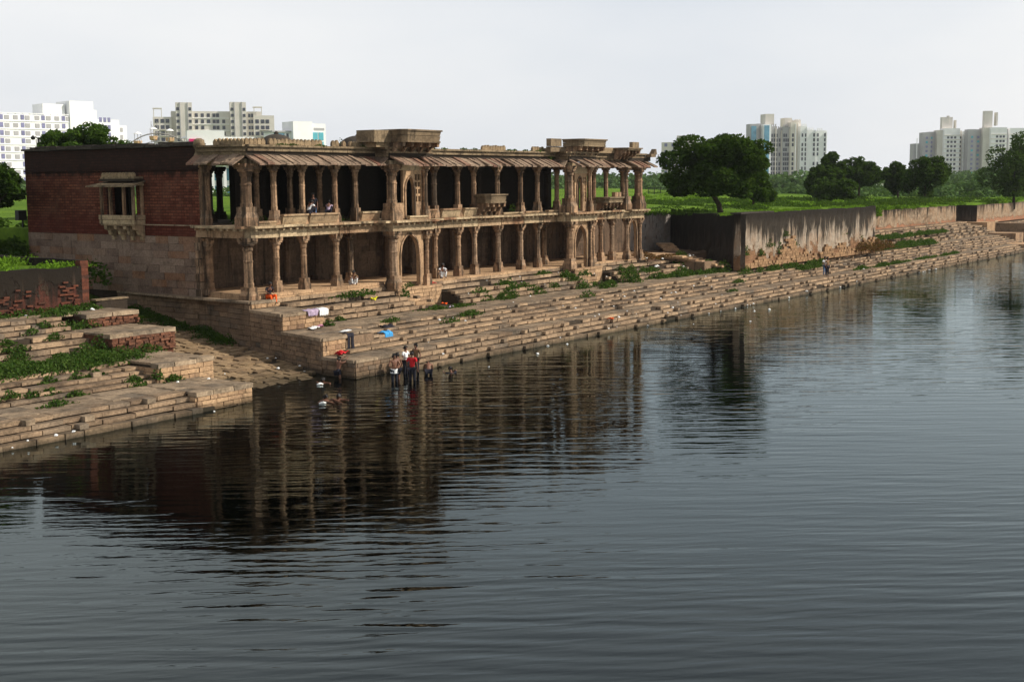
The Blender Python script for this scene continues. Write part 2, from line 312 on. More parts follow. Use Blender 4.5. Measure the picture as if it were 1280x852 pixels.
def emit(boxes, name, parent, mk, cap=300, key=None, bulk=None):
    """boxes = (cx,cy,cz,sx,sy,sz,rz[,tilt]); nearest `cap` become objects, the rest one joined part"""
    boxes = sorted(boxes, key=key or (lambda b: b[0]**2+b[1]**2)); U = unit_boxes(mk)
    for b in boxes[:cap]:
        link(name, random.choice(U), (b[0], b[1], b[2]), (b[7] if len(b) > 7 else 0, 0, b[6]), (b[3], b[4], b[5]), parent)
    rest = boxes[cap:]
    if rest:
        V = []; Fc = []
        base = np.array(boxV(-.5, .5, -.5, .5, -.5, .5))
        for i, b in enumerate(rest):
            v = (base+RNG.uniform(-1, 1, base.shape)*np.array([.006, .03, .05]))*np.array([b[3], b[4], b[5]])
            c, s_ = math.cos(b[6]), math.sin(b[6]); x = v[:, 0]*c-v[:, 1]*s_+b[0]; y = v[:, 0]*s_+v[:, 1]*c+b[1]
            V.append(np.stack([x, y, v[:, 2]+b[2]], 1)); Fc.append(np.array(BF)+8*i)
        o = link(bulk or ('more_'+name+'s'), mesh(name, np.concatenate(V), np.concatenate(Fc), MAT[mk]), parent=parent); o['kind'] = 'stuff'
def run(x0, x1, lmin, lmax):
    x = x0; L = []
    while x < x1-.05:
        w_ = random.uniform(lmin, lmax); e = min(x+w_, x1)
        if x1-e < lmin*.5: e = x1
        L.append((x, e)); x = e
    return L
def face_stones(p0, p1, z0, z1, rh, lmin, lmax, proud=.05, depth=.3, gap=.03, skip=None):
    """ashlar facing on the vertical plane from p0 to p1 (outside is on the right-hand side walking p0->p1)"""
    d = np.array(p1)-np.array(p0); Ln = np.hypot(*d); u = d/Ln; nrm = np.array([u[1], -u[0]]); a = math.atan2(u[1], u[0]); B = []
    nr = max(1, round((z1-z0)/rh)); h = (z1-z0)/nr
    for r in range(nr):
        off = -random.uniform(0, lmax)
        for s0, s1 in run(off, Ln, lmin, lmax):
            s0 = max(s0, 0)
            if s1-s0 < .12: continue
            if skip and skip((s0+s1)/2, z0+(r+.5)*h): continue
            m = (s0+s1)/2; pr_ = proud+random.uniform(-.012, .012); c = np.array(p0)+u*m+nrm*(pr_-depth/2)
            B.append((c[0], c[1], z0+(r+.5)*h, s1-s0-gap, depth, h-gap*.8, a))
    return B
# ------------------------------------------------------------------ foliage helpers
def leaves(cent, size, seed, up=.4):
    r = np.random.default_rng(seed); n_ = len(cent)
    nr = r.normal(size=(n_, 3)); nr[:, 2] = np.abs(nr[:, 2])+up; nr /= np.linalg.norm(nr, axis=1)[:, None]
    a = r.normal(size=(n_, 3)); u = np.cross(nr, a); u /= np.linalg.norm(u, axis=1)[:, None]; v = np.cross(nr, u)
    s = (size*r.uniform(.6, 1.4, n_))[:, None]
    V = np.stack([cent-u*s, cent-v*s*.55+nr*s*.15, cent+u*s, cent+v*s*.55-nr*s*.1], 1).reshape(-1, 3)
    return V, np.arange(n_*4).reshape(-1, 4)
def crown_pts(c, rx, ry, rz, nb, n_, seed, br=.3, flat=-.35):
    r = np.random.default_rng(seed); B = []
    while len(B) < nb:
        p = r.uniform(-1, 1, 3); q = np.linalg.norm(p)
        if .25 < q < 1 and p[2] > flat-.25*r.random(): B.append(p*(.55+.42*q))
    B = np.array(B); bs = r.uniform(.6, 1.25, nb)*br
    idx = r.choice(nb, n_, p=bs**2/np.sum(bs**2)); dd = r.normal(size=(n_, 3)); dd /= np.linalg.norm(dd, axis=1)[:, None]
    rad = bs[idx]*(.55+.5*r.random(n_)**.5); P = B[idx]+dd*rad[:, None]
    P[:, 2] = np.where(P[:, 2] < flat-.15, flat-.15+.3*(P[:, 2]-flat+.15), P[:, 2])
    return np.array(c)+P*np.array([rx, ry, rz]), np.array(c)+B*np.array([rx, ry, rz])
def tree(name, label, cat, x, y, z, crown, trunk_top, seed, n_=6000, leaf=.16, mat='leafD', lean=(0, 0), tr=.18, nb=34, br=.3, group=None, flat=-.35):
    cx, cy, cz, rx, ry, rz = crown; t = thing(name, label, cat, (x, y, z), group=group)
    P, B = crown_pts((cx, cy, cz), rx, ry, rz, nb, n_, seed, br, flat); V, Fc = leaves(P, leaf, seed)
    link('crown', mesh('crown', V, Fc, MAT[mat]), parent=t)
    m = MB(); tt = (x+lean[0], y+lean[1], trunk_top)
    m.tube([(x, y, z-.4), (x+lean[0]*.15, y+lean[1]*.15, z+(trunk_top-z)*.35), (x+lean[0]*.5, y+lean[1]*.5, z+(trunk_top-z)*.7), tt], [tr*1.4, tr, tr*.85, tr*.75], 8)
    m.build('trunk', MAT['bark'], t, True)
    r = random.Random(seed); S = sorted([tuple(b) for b in B], key=lambda b: r.random())[:9]
    for b in S[:7]:
        k = MB(); mid = [(tt[i]*.45+b[i]*.55)+(r.uniform(-.1, .1)*rx if i < 2 else -.12*rz) for i in range(3)]
        k.tube([tt, mid, b], [tr*.5, tr*.3, tr*.1], 5).build('limb', MAT['bark'], t, True)
    return t
# ------------------------------------------------------------------ setting: water, bed, land
XA, XB = -260, 620
mesh_w = mesh('water', [(XA, -420, 0), (XB, -420, 0), (XB, 60, 0), (XA, 60, 0)], [(0, 1, 2, 3)], MAT['water'])
tag(link('lake_water', mesh_w), kind='structure')
tag(MB().box(XA, XB, -420, 70, -3.4, -3).build('lake_bed', MAT['mud']), kind='structure')
def landz(x, y):
    x = np.asarray(x, float); y = np.asarray(y, float)
    b = np.interp(x, [-50, 40, 48, 92, 98, 128, 131, 300, 700], [5.35, 5.35, 6.6, 6.9, 6.45, 6.5, 5.75, 5.6, 5.0])
    f = np.clip((y-90)/120, 0, 1); b = b*(1-f)+6.3*f
    b = b+.25*np.sin(x*.11+1)*np.sin(y*.09)*np.clip((y-75)/30, 0, 1)+.12*np.sin(x*.47)*np.cos(y*.38)
    rise = 1.2*np.exp(-((x-190)/60)**2-((y-125)/35)**2)
    return b+rise+.8*np.clip((y-62)/50, 0, 1)*np.clip((x-92)/20, 0, 1)*np.clip((260-x)/60, 0, 1)
def strip(name, x0, x1, y0f, y1, nx, ny, zf=landz, pw=2.2, mat='grass', skirt=3.5):
    xs = np.linspace(x0, x1, nx); V = []
    for x in xs:
        a = y0f(x); b_ = y1(x) if callable(y1) else y1
        ys = a+(b_-a)*np.linspace(0, 1, ny)**pw; V.append(np.stack([np.full(ny, x), ys, zf(np.full(ny, x), ys)], 1))
    V = np.concatenate(V); i, j = np.meshgrid(np.arange(nx-1), np.arange(ny-1), indexing='ij'); a = (i*ny+j).ravel(); Fq = [np.stack([a, a+ny, a+ny+1, a+1], 1)]
    g = np.arange(nx*ny).reshape(nx, ny)          # banks dropping away along the edges
    for e in (g[0], g[-1][::-1], g[::-1, 0], g[:, -1]):
        low = V[e]-np.array([0, 0, skirt]); b = len(V); V = np.concatenate([V, low]); k = np.arange(len(e)-1)
        Fq.append(np.stack([e[:-1], e[1:], b+k+1, b+k], 1))
    tag(link(name, mesh(name, V, np.concatenate(Fq), MAT[mat], True)), kind='structure')
FAR = 2600
strip('grass_bank', -260, 39.85, lambda x: 54.9, 96, 60, 40, pw=1)
def corr(x, y): return np.interp(y, [54, 61.8, 75, 96], [1.2, 2.0, 4.2, 6.3])
strip('overgrown_gully', 39.85, 49, lambda x: 60.5, 96.0, 8, 30, corr, 1)
strip('grass_behind_pavilion', 49, 59.4, lambda x: 72.7, 96, 10, 30, pw=1)
strip('grass_behind_pavilion', 59.4, 92, lambda x: 64.2, 96, 30, 30, pw=1)
strip('lawn', 92, 107.5, lambda x: 58.2, 96, 16, 50, pw=1)
strip('lawn', 98.6, 107.5, lambda x: 46.5, lambda x: max(46.52, min(57.9, 46.32+(x-98)*1.258-.4)), 12, 12, pw=1)
strip('lawn', 107.5, 128.0, lambda x: 46.55, 96, 20, 60, pw=1)
strip('lawn', 128.0, 700, lambda x: 53.7, 96, 200, 40, pw=1)
strip('distant_land', -260, 700, lambda x: 95.9, 300, 120, 60, pw=1.2)
strip('distant_land', -900, 1900, lambda x: 299.5, FAR, 60, 40)
strip('distant_land', 699, 1900, lambda x: 45, 300, 30, 20)
strip('distant_land', -900, -259, lambda x: 55, 300, 20, 12)
# ------------------------------------------------------------------ ghats (stepped embankments)
def flight(prof, x0, x1, lmin, lmax, y_of=lambda x: 0):
    B = []
    for i, (y, z, h, dep) in enumerate(prof):
        for a, b in run(x0-random.uniform(0, .6), x1, lmin, lmax):
            a = max(a, x0)
            if b-a < .2: continue
            if random.random() < .012: continue
            jy = random.gauss(0, .02)+(random.uniform(.06, .2)*random.choice((-1, 1)) if random.random() < .05 else 0); m = (a+b)/2
            B.append((m, y+jy+dep/2-.04, z-h*.4+random.gauss(0, .009), b-a-random.uniform(.015, .05), dep, h*.8, random.gauss(0, .009)))
    return B
def corebody(prof, x0, x1, yb, name, mat, parent, zb=-3):
    poly = []
    pz = zb; poly.append((prof[0][0]+.09, zb))
    for (y, z, h, dep) in prof: poly.append((y+.09, pz)) if pz > zb else None; poly.append((y+.09, z-.05)); pz = z-.05
    poly.append((yb, pz)); poly.append((yb, zb)); n_ = len(poly)
    V = [(x0, a, b) for a, b in poly]+[(x1, a, b) for a, b in poly]
    o = link(name, mesh(name, V, [tuple(range(n_)), tuple(range(n_, 2*n_))[::-1]]+[(i, n_+i, n_+(i+1) % n_, (i+1) % n_) for i in range(n_)], MAT[mat]), parent=parent); return fixn(o)
def paving(x0, x1, y0, y1, z, nrow, lmin, lmax):
    B = []; dy = (y1-y0)/nrow
    for r in range(nrow):
        for a, b in run(x0-random.uniform(0, .8), x1, lmin, lmax):
            a = max(a, x0)
            if b-a > .15: B.append((((a+b)/2), y0+(r+.5)*dy, z-.05+random.gauss(0, .007), b-a-.03, dy-.03, .1, random.gauss(0, .006)))
    return B
# ---- left ghat: flights of five shallow steps, with projecting end blocks
LP = [(41.1, .2), (41.5, .41), (41.8, .61), (42.1, .81), (45.0, .97), (45.4, 1.13), (45.85, 1.3), (46.35, 1.46), (46.9, 1.62), (49.7, 1.87), (50.05, 2.12), (50.45, 2.37), (50.85, 2.63), (51.8, 2.85), (52.15, 3.07), (52.5, 3.27)]
def withh(P):
    L = []; pz = 0
    for i, (y, z) in enumerate(P):
        nxt = P[i+1][0] if i+1 < len(P) else y+.6
        L.append((y, z, z-pz+(.15 if i == 0 else 0), min(max(nxt-y, .3)+.05, .62))); pz = z
    return L
lp = withh(LP); lp[0] = (lp[0][0], lp[0][1], .45, lp[0][3])
gl = thing('stepped_embankment', 'near flight of stone bathing steps at the left, grassy landing and brick-cored end blocks', 'stone steps', (30, 41, 0), group='bathing steps along the lake')
corebody(lp, -40, 36.2, 54.6, 'step_core', 'core', gl)
S = flight(lp, 23, 35.5, .8, 1.9)+flight(lp[4:9], 35.5, 36.3, .5, .8)+flight(lp[9:], 35.5, 36.9, .8, 1.5)
emit(S, 'stone', gl, 'step', 300)
emit(flight(lp, -40, 22.95, .9, 1.8), 'stone', gl, 'step', 0, bulk='farther_step_stones')
emit(paving(-40, 22.9, 42.7, 45, .81, 2, .8, 1.4)+paving(-40, 22.9, 47.4, 49.7, 1.62, 2, .8, 1.4)+paving(-40, 22.9, 51.3, 51.8, 2.63, 1, .8, 1.4)+paving(-40, 22.9, 53, 54.5, 3.27, 2, .8, 1.4), 'slab', gl, 'pave', 0, bulk='farther_paving')
emit(paving(22.9, 36.2, 42.7, 45, .81, 2, .8, 1.4)+paving(22.9, 36.4, 47.5, 49.7, 1.62, 2, .8, 1.4)+paving(23, 36.8, 51.4, 51.8, 2.63, 1, .8, 1.4)+paving(23, 38, 53.1, 54.5, 3.27, 2, .7, 1.3), 'paving_slab', gl, 'pave', 200)
def endblock(x0, x1, y0, y1, z0, z1, parent, mk='plinth', capm='pave', rows=.21, lm=(.35, .9), cap=True, coremat='core', slope=0):
    c = MB().box(x0+.04, x1-.04, y0+.04, y1, z0-.4, z1-.1).build('block_core', MAT[coremat], parent)
    if mk: emit(face_stones((x0, y0), (x1, y0), z0-.25, z1-.2, rows, *lm)+face_stones((x0, y1-.1), (x0, y0), z0-.25, z1-.2, rows, .5, 1.1), 'facing_stone', parent, mk, 120)
    if cap:
        emit([(a+(b-a)/2, y0+.22, z1-.1+random.gauss(0, .006), b-a-.03, .55, .2, 0) for a, b in run(x0-.05, x1+.08, .9, 1.8)], 'coping_stone', parent, 'pave', 50)
        emit(paving(x0, x1, y0+.5, y1, z1-.005, max(1, round((y1-y0-.5)/.8)), .7, 1.4), 'paving_slab', parent, capm, 60)
    return c
endblock(35.4, 38.5, 41.4, 45.2, -.1, .83, gl)
endblock(36.3, 39.4, 44.85, 49.9, .81, 1.66, gl)
endblock(36.9, 40.6, 48.9, 52.2, 1.62, 2.64, gl, mk=None, coremat='rubble')
endblock(38.0, 41.0, 52.1, 54.4, 2.63, 3.28, gl, mk=None, coremat='rubble')
# loose rubble faces on the two upper blocks
RB = []
for (x0, x1, y, z0, z1) in ((36.9, 40.6, 48.92, 1.66, 2.5), (38.0, 41.0, 52.12, 2.66, 3.15)):
    for r in range(int((z1-z0)/.13)):
        for a, b in run(x0, x1, .16, .42): RB.append(((a+b)/2, y-.02+random.gauss(0, .035), z0+(r+.5)*.13+random.gauss(0, .015), b-a-.02, .25, .12, random.gauss(0, .12)))
emit(RB, 'rubble_stone', gl, 'rubble', 140)
# projecting stone cubes on the left flights
PB = [(27.8, 3, 0), (30.2, 2, 0), (33.4, 3, 0), (29.7, 1, 0), (29.2, 7, 0), (26.8, 5, 0), (34.0, 7, 0), (31.6, 11, 0), (28.2, 6, 0), (33.0, 13, 0)]
emit([(x, lp[i][0]-.12, lp[i][1]-.08, .42, .42, .2, random.gauss(0, .03)) for x, i, _ in PB], 'projecting_block', gl, 'pave', 20)
emit([(a+(b-a)/2, 40.6+random.gauss(0, .03), -.19, b-a-.03, 1.1, .16, 0) for a, b in run(20, 40.5, 1, 2)]+[(40.7, 41.6, -.19, 2.0, 2.2, .16, .1), (39, 41.0, -.2, 3.6, 1.0, .16, 0)], 'submerged_slab', gl, 'mudst', 40)
# ---- ramp between the two ghats
def rampz(y): return float(np.interp(y, [41, 43.6, 47, 53, 58, 62], [-.55, -.06, .36, .74, 1.3, 2.0]))
rp = thing('cobbled_ramp', 'uneven stone-paved ramp running down into the water between the two flights of steps', 'ramp', (44, 50, 0))
def flankx(y): return float(np.interp(y, [42, 44.25, 48.2, 51.5, 56, 90], [45.85, 45.95, 47.1, 48.0, 49.0, 49.0]))
V = []; ys = np.linspace(41, 62.5, 40)
for y in ys: V += [(35.8, y, rampz(y)-.08), (flankx(y)+.3, y, rampz(y)-.1)]
link('ramp_bed', mesh('ramp_bed', V, [(2*i, 2*i+1, 2*i+3, 2*i+2) for i in range(39)], MAT['core']), parent=rp)
B = []; y = 41.6
while y < 61.5:
    dy = random.uniform(.38, .62)
    for a, b in run((38.5 if y < 44.6 else 39.3 if y < 48.7 else 40.4)-random.uniform(0, .4), flankx(y)-.15, .45, 1.15):
        if random.random() < .05: continue
        ym = y+dy/2+random.gauss(0, .05); sl = math.atan2(rampz(ym+.3)-rampz(ym-.3), .6)
        B.append(((a+b)/2, ym+(a-43)*.12, rampz(ym+(a-43)*.12)-.05+random.gauss(0, .025), b-a-.08, dy-.08, .14, random.gauss(.1, .09), sl))
    y += dy
emit(B, 'paving_stone', rp, 'cobble', 300)
# ---- main ghat
MP = [(41.25, .22), (41.6, .45), (41.95, .68), (42.3, .9), (43.8, 1.08), (44.35, 1.26), (44.9, 1.45), (45.5, 1.63), (46.15, 1.81), (49.2, 2.07), (49.5, 2.33), (49.95, 2.59), (51.0, 2.85), (51.7, 3.1)]
def groundz(y): return max([z for yy, z in MP if yy <= y], default=0.0)
mp_ = withh(MP); mp_[0] = (mp_[0][0], mp_[0][1], .45, mp_[0][3])
gm = thing('stepped_embankment', 'long flight of stone bathing steps below the pavilion, running to the far right', 'stone steps', (70, 41, 0), group='bathing steps along the lake')
corebody(mp_[:4], 49.6, 172, 60, 'step_core', 'core', gm)
corebody(mp_[4:9], 47.65, 50.2, 48.1, 'step_core', 'core', gm, 0); corebody(mp_[4:9], 50.2, 180, 60.1, 'step_core', 'core', gm, 0)
corebody(mp_[9:], 50.15, 59.5, 57.6, 'step_core', 'core', gm, 1); corebody(mp_[9:], 63.8, 79.4, 57.62, 'step_core', 'core', gm, 1); corebody(mp_[9:], 83.3, 98.0, 57.64, 'step_core', 'core', gm, 1)
S = flight(mp_[:4], 49.5, 62, .8, 1.7)+flight(mp_[4:9], 47.4, 62, .8, 1.6)+flight(mp_[9:], 50.25, 59.5, .7, 1.5)
S2 = flight(mp_[:4], 62, 172, .9, 1.9)+flight(mp_[4:9], 62, 180, .9, 1.8)+flight(mp_[9:], 63.9, 79.3, .7, 1.5)+flight(mp_[9:], 83.4, 98, .7, 1.5)
S += S2
emit(S, 'stone', gm, 'step', 300)
pv = paving(49.5, 120, 42.9, 43.8, .9, 1, .7, 1.5)+paving(50.25, 128, 46.7, 49.2, 1.81, 4, .7, 1.5)
emit(pv, 'paving_slab', gm, 'pave', 120)
emit(paving(120, 172, 42.9, 43.8, .9, 1, .9, 1.8)+paving(128, 180, 46.7, 47.9, 1.81, 1, .9, 1.8), 'slab', gm, 'pave', 0, bulk='farther_paving')
PB = []
for i, (y, z, h, d_) in enumerate(mp_[:12]):
    x = 51+(i*1.37) % 2.9; xe = 170 if i < 9 else 97
    while x < xe:
        if random.random() > .12: PB.append((x+random.gauss(0, .25), y-.08, z-.08, .3, .36, .16, random.gauss(0, .05)))
        x += 4.1
emit(PB, 'projecting_block', gm, 'step', 260)
# upper flights in front of the far wall
UP = withh([(47.9, 2.08), (48.5, 2.36), (49.1, 2.64), (49.7, 2.92), (51.2, 3.17), (51.8, 3.4)])
corebody(UP, 128.1, 182, 60, 'step_core', 'core', gm, 1)
emit(flight(UP, 128.1, 182, .9, 1.8)+paving(128.1, 182, 50.3, 51.2, 2.96, 1, 1, 2)+paving(128.1, 182, 52.4, 53.2, 3.4, 1, 1, 2), 'stone', gm, 'step', 0, bulk='upper_flight_stones')
emit([(x+random.gauss(0, .2), UP[i][0]-.1, UP[i][1]-.08, .4, .42, .17, 0) for i in range(5) for x in np.arange(129+i*.9 % 2, 180, 3.2)], 'projecting_block', gm, 'pave', 0, bulk='upper_projecting_blocks')
# submerged ledge below the main steps
emit([((a+b)/2, 40.4, -.25, b-a-.03, 1.8, .16, 0) for a, b in run(49, 172, 1.2, 2.2)], 'submerged_slab', gm, 'mudst', 0, bulk='submerged_ledge_slabs')
emit([((a+b)/2, 39.9, -.42, b-a-.03, 2.6, .16, 0) for a, b in run(45.9, 50.5, 1, 1.6)], 'submerged_slab', gm, 'mudst', 10)
# platforms at the left end of the main ghat with the oblique flank wall
def plat(poly, z0, z1, name, mat, capz=.16):
    m = MB().prism(poly, z0, z1-capz); return fixn(m.build(name, MAT[mat], gm))
plat([(45.9, 42.06), (49.6, 42.0), (49.6, 60), (49, 60), (49, 56), (48.05, 51.5), (47.15, 48.2), (46.0, 44.25)], -3, .9, 'platform_core', 'flank')
plat([(46.02, 44.3), (47.6, 44.3), (50.2, 44.6), (50.2, 60), (49.04, 60), (49.04, 56), (48.09, 51.5), (47.19, 48.2)], .7, 1.81, 'platform_core', 'flank')
plat([(47.24, 48.25), (50.2, 48.25), (50.2, 60), (49.08, 60), (49.08, 56), (48.13, 51.5)], 1.7, 2.7, 'platform_core', 'flank')
plat([(48.17, 51.55), (50.2, 51.55), (50.2, 60), (49.12, 60), (49.12, 56)], 2.5, 3.12, 'platform_core', 'flank')
FS = []
FS += face_stones((48.0, 51.5), (47.1, 48.2), 1.81, 2.56, .25, .8, 1.6)+face_stones((49, 56), (48, 51.5), 1.81, 2.96, .28, .9, 1.8)
FS += face_stones((47.1, 48.2), (45.95, 44.25), .2, 1.66, .24, .5, 1.2)+face_stones((48, 51.5), (47.1, 48.2), .2, 1.81, .27, .5, 1.3)+face_stones((49, 56), (48, 51.5), .4, 1.81, .28, .7, 1.5)
FS += face_stones((49, 64), (49, 56), .9, 2.96, .3, .9, 1.8)+face_stones((45.95, 44.25), (45.85, 42), -.4, .76, .22, .5, 1.0)+face_stones((47.1, 48.2), (45.95, 44.25), -.4, .2, .2, .5, 1.0)
emit(FS, 'flank_stone', gm, 'flank', 260)
FS = face_stones((45.85, 42.0), (49.6, 42.0), -.4, .76, .23, .4, .9)
emit(FS, 'facing_stone', gm, 'flank', 60)
emit(face_stones((45.95, 44.25), (47.6, 44.25), .92, 1.66, .25, .3, .7)+face_stones((47.1, 48.2), (50.2, 48.2), 1.83, 2.56, .25, .35, .8)+face_stones((48.05, 51.5), (50.2, 51.5), 2.72, 2.98, .26, .4, .8), 'facing_stone', gm, 'plinth', 80)
def copings(p0, p1, z, dep=.5, th=.15):
    d = np.array(p1)-np.array(p0); Ln = np.hypot(*d); u = d/Ln; nn = np.array([u[1], -u[0]]); B = []
    for a, b in run(0, Ln, .9, 1.7):
        c = np.array(p0)+u*(a+b)/2+nn*(.09-dep/2); B.append((c[0], c[1], z-th/2, b-a-.02, dep, th, math.atan2(u[1], u[0])))
    return B
CP = copings((45.85, 42), (49.6, 42), .9)+copings((45.95, 44.25), (45.85, 42), .902)+copings((45.95, 44.25), (47.7, 44.25), 1.81)+copings((47.1, 48.2), (45.95, 44.25), 1.812)
CP += copings((47.1, 48.2), (50.2, 48.2), 2.7)+copings((48, 51.5), (47.1, 48.2), 2.702)+copings((48, 51.5), (50.2, 51.5), 3.12)+copings((49, 64), (48, 51.5), 3.122, .45, .12)
emit(CP, 'coping_stone', gm, 'pave', 80)
def clip_pave(x0f, x1, y0, y1, z, nrow):
    B = []; dy = (y1-y0)/nrow
    for r in range(nrow):
        ym = y0+(r+.5)*dy
        for a, b in run(x0f(ym)+.1, x1, .6, 1.3): B.append(((a+b)/2, ym, z-.06+random.gauss(0, .006), b-a-.03, dy-.03, .12, 0))
    return B
emit(clip_pave(flankx, 49.6, 42.4, 44.4, .9, 3)+clip_pave(flankx, 50.3, 44.7, 48.2, 1.81, 5)+clip_pave(flankx, 50.2, 48.65, 51.5, 2.7, 4), 'paving_slab', gm, 'pave', 120)
# pavilion podiums that stand forward of the steps
def podium(x0, x1, y0, z0, z1, label_mat='plinth'):
    MB().box(x0+.04, x1-.04, y0+.04, 52.6, z0-.5, z1-.16).build('podium_core', MAT['core'], gm)
    emit(face_stones((x0, y0), (x1, y0), z0-.1, z1-.16, .25, .5, 1.1)+face_stones((x1, y0), (x1, 52.5), z0-.1, z1-.16, .25, .5, 1.0), 'podium_stone', gm, 'plinth', 60)
    emit(face_stones((x0, 53.6), (x0, y0), z0-.1, z1-.16, .26, .6, 1.1), 'podium_stone', gm, 'flank', 40)  # left face in darker stone, its shade put into the colour
    emit(copings((x0-.05, y0), (x1+.05, y0), z1, .6, .15)+copings((x0, 53.6), (x0, y0), z1+.002, .5, .15)+copings((x1, y0), (x1, 52.5), z1+.002, .5, .15), 'podium_coping', gm, 'plinth', 30)
podium(59.5, 63.8, 50.9, 1.7, 3.0); podium(79.4, 83.3, 50.8, 1.6, 3.02)
# next section of the ghat beyond the gap at the far right
gf = thing('stepped_embankment', 'farthest section of bathing steps beyond the dark gap at the right edge', 'stone steps', (200, 41, 0), group='bathing steps along the lake')
corebody(mp_[:9]+[UP[i] for i in range(6)], 190, 330, 60, 'step_core', 'core', gf)
emit(flight(mp_[:9], 190, 330, 1, 2)+flight(UP, 190, 330, 1, 2), 'stone', gf, 'step', 0, bulk='step_stones')
for (x0, x1, y0, y1, z0, z1) in ((172, 178, 41.3, 48, -.4, .9), (178, 182, 44.2, 60, .7, 2.03), (182, 186, 49, 60, 1.9, 3.3)):
    MB().box(x0, x1, y0, y1, z0, z1).build('end_block', MAT['plinth'], gm)
MB().box(189, 191, 43, 60, -1, 3.0).build('flank_wall', MAT['flank'], gf)
# ------------------------------------------------------------------ the two-storeyed pavilion
bd = thing('waterside_palace', 'long two-storeyed ruined sandstone pavilion with open column rows, standing above the steps', 'ruined palace', (49, 52.4, 3))
FZ = 3.3; UZ = 7.15
def boxpart(name, x0, x1, y0, y1, z0, z1, mk, parent=None, j=0): return MB().box(x0, x1, y0, y1, z0, z1, j).build(name, MAT[mk], parent or bd)
# columns: shaft with base, capital as children; origin at foot
def ringshaft(z0, z1, r, top):
    m = MB(); a = z0+(z1-z0)*.1; b = z0+(z1-z0)*.62
    m.lathe([(r*1.12, z0), (r*1.12, a), (r*1.0, a+.03), (r*.98, b), (r*1.08, b+.03), (r*1.08, b+.1), (r*.95, b+.13), (r*.92, z1-.22), (r*1.12, z1-.18), (r*1.12, z1-.06), (r*1.0, z1)], 8)
    return m
COLM = {}
def colmesh(kind):
    if kind in COLM: return COLM[kind]
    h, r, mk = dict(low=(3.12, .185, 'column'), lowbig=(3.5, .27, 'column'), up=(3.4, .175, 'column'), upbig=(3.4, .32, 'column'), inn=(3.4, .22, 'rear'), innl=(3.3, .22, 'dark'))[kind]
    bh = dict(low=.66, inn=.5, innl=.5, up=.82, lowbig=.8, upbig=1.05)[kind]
    bs = MB().box(-r*1.45, r*1.45, -r*1.45, r*1.45, 0, bh*.45); bs.prism([(-r*1.4, -r*1.4), (r*1.4, -r*1.4), (r*1.4, r*1.4), (-r*1.4, r*1.4)], bh*.45, bh*.75, [(-r*1.15, -r*1.15), (r*1.15, -r*1.15), (r*1.15, r*1.15), (-r*1.15, r*1.15)])
    bs.box(-r*1.2, r*1.2, -r*1.2, r*1.2, bh*.75, bh)
    cp = MB(); ct = h-.5
    cp.lathe([(r*1.1, ct), (r*1.5, ct+.1), (r*1.5, ct+.16), (r*1.2, ct+.2)], 8); cp.box(-r*1.35, r*1.35, -r*1.35, r*1.35, ct+.2, ct+.3)
    for s in (-1, 1):      # bracket arms
        cp.prism([(s*r*1.2, -.1), (s*r*1.2+s*.12, -.1), (s*r*1.2+s*.12, .1), (s*r*1.2, .1)], ct+.36, h, [(s*r*1.2, -.1), (s*r*1.2+s*.24, -.1), (s*r*1.2+s*.24, .1), (s*r*1.2, .1)])
        cp.prism([(-.1, s*r*1.2), (.1, s*r*1.2), (.1, s*r*1.2+s*.2), (-.1, s*r*1.2+s*.2)], ct+.38, h)
    cp.box(-r*1.5, r*1.5, -r*1.5, r*1.5, ct+.3, h)
    def mm(mb, n_):
        me = mesh(n_, mb.V, mb.F, MAT[mk]); bm = bmesh.new(); bm.from_mesh(me); bmesh.ops.recalc_face_normals(bm, faces=bm.faces); bm.to_mesh(me); bm.free(); return me
    COLM[kind] = (mm(ringshaft(bh, ct, r, 0), 'column'), mm(bs, 'base'), mm(cp, 'capital')); return COLM[kind]
def column(x, y, z, kind, sc=1.0, rz=0):
    a, b, c = colmesh(kind); o = link('column', a, (x, y, z), (random.gauss(0, .004), random.gauss(0, .004), rz), (1, 1, sc), bd)
    link('base', b, parent=o, local=True); link('capital', c, parent=o, local=True); return o
# floors, plinth
boxpart('plinth', 49.05, 59.4, 52.3, 57.6, 2.8, 3.4, 'plinth'); boxpart('plinth', 59.4, 98, 52.0, 57.55, 2.8, 3.22, 'plinth')
boxpart('plinth_step', 50.1, 59.4, 51.85, 52.28, 2.9, 3.2, 'plinth')
emit(copings((50.0, 52.0), (59.5, 52.0), 3.41, .7, .2)+copings((63.8, 51.8), (79.4, 51.8), 3.23, .6, .2)+copings((83.3, 51.8), (92.2, 51.8), 3.23, .6, .2), 'floor_edge_slab', bd, 'plinth', 60)
# column positions along the front
LOWC = [(50.9, 52.4), (53.1, 52.4), (55.8, 52.4), (57.9, 53.2), (65.0, 52.3), (67.6, 52.4), (69.4, 52.4), (72.1, 52.4), (74.85, 52.4), (77.3, 52.6), (79.9, 53.8), (83.7, 51.9), (85.6, 52.3), (87.3, 52.3)]
for x, y in LOWC: column(x, y, 3.4 if x < 59 else 3.22, 'low', .99 if x < 59 else 1.04)
for x, y in [(48.85, 52.45), (59.75, 51.35), (79.6, 51.3)]: column(x, y, 3.0, 'lowbig', 1.0)
for x, y in [(62.9, 51.35), (82.4, 51.3), (88.6, 51.7), (90.6, 51.7)]: column(x, y, 3.0 if x < 83 else 3.22, 'low', 1.09 if x < 83 else 1.04)
column(49.2, 56.1, 3.2, 'low', 1.03)
for x, y in LOWC:
    if x < 57.5 or 64 < x < 79: column(x, y, UZ, 'up')
for x, y in [(57.6, 52.4), (80.3, 52.9), (84.4, 52.2), (86.2, 52.2), (88.5, 51.9), (90.6, 51.8)]: column(x, y, UZ, 'upbig' if x > 88 else 'up')
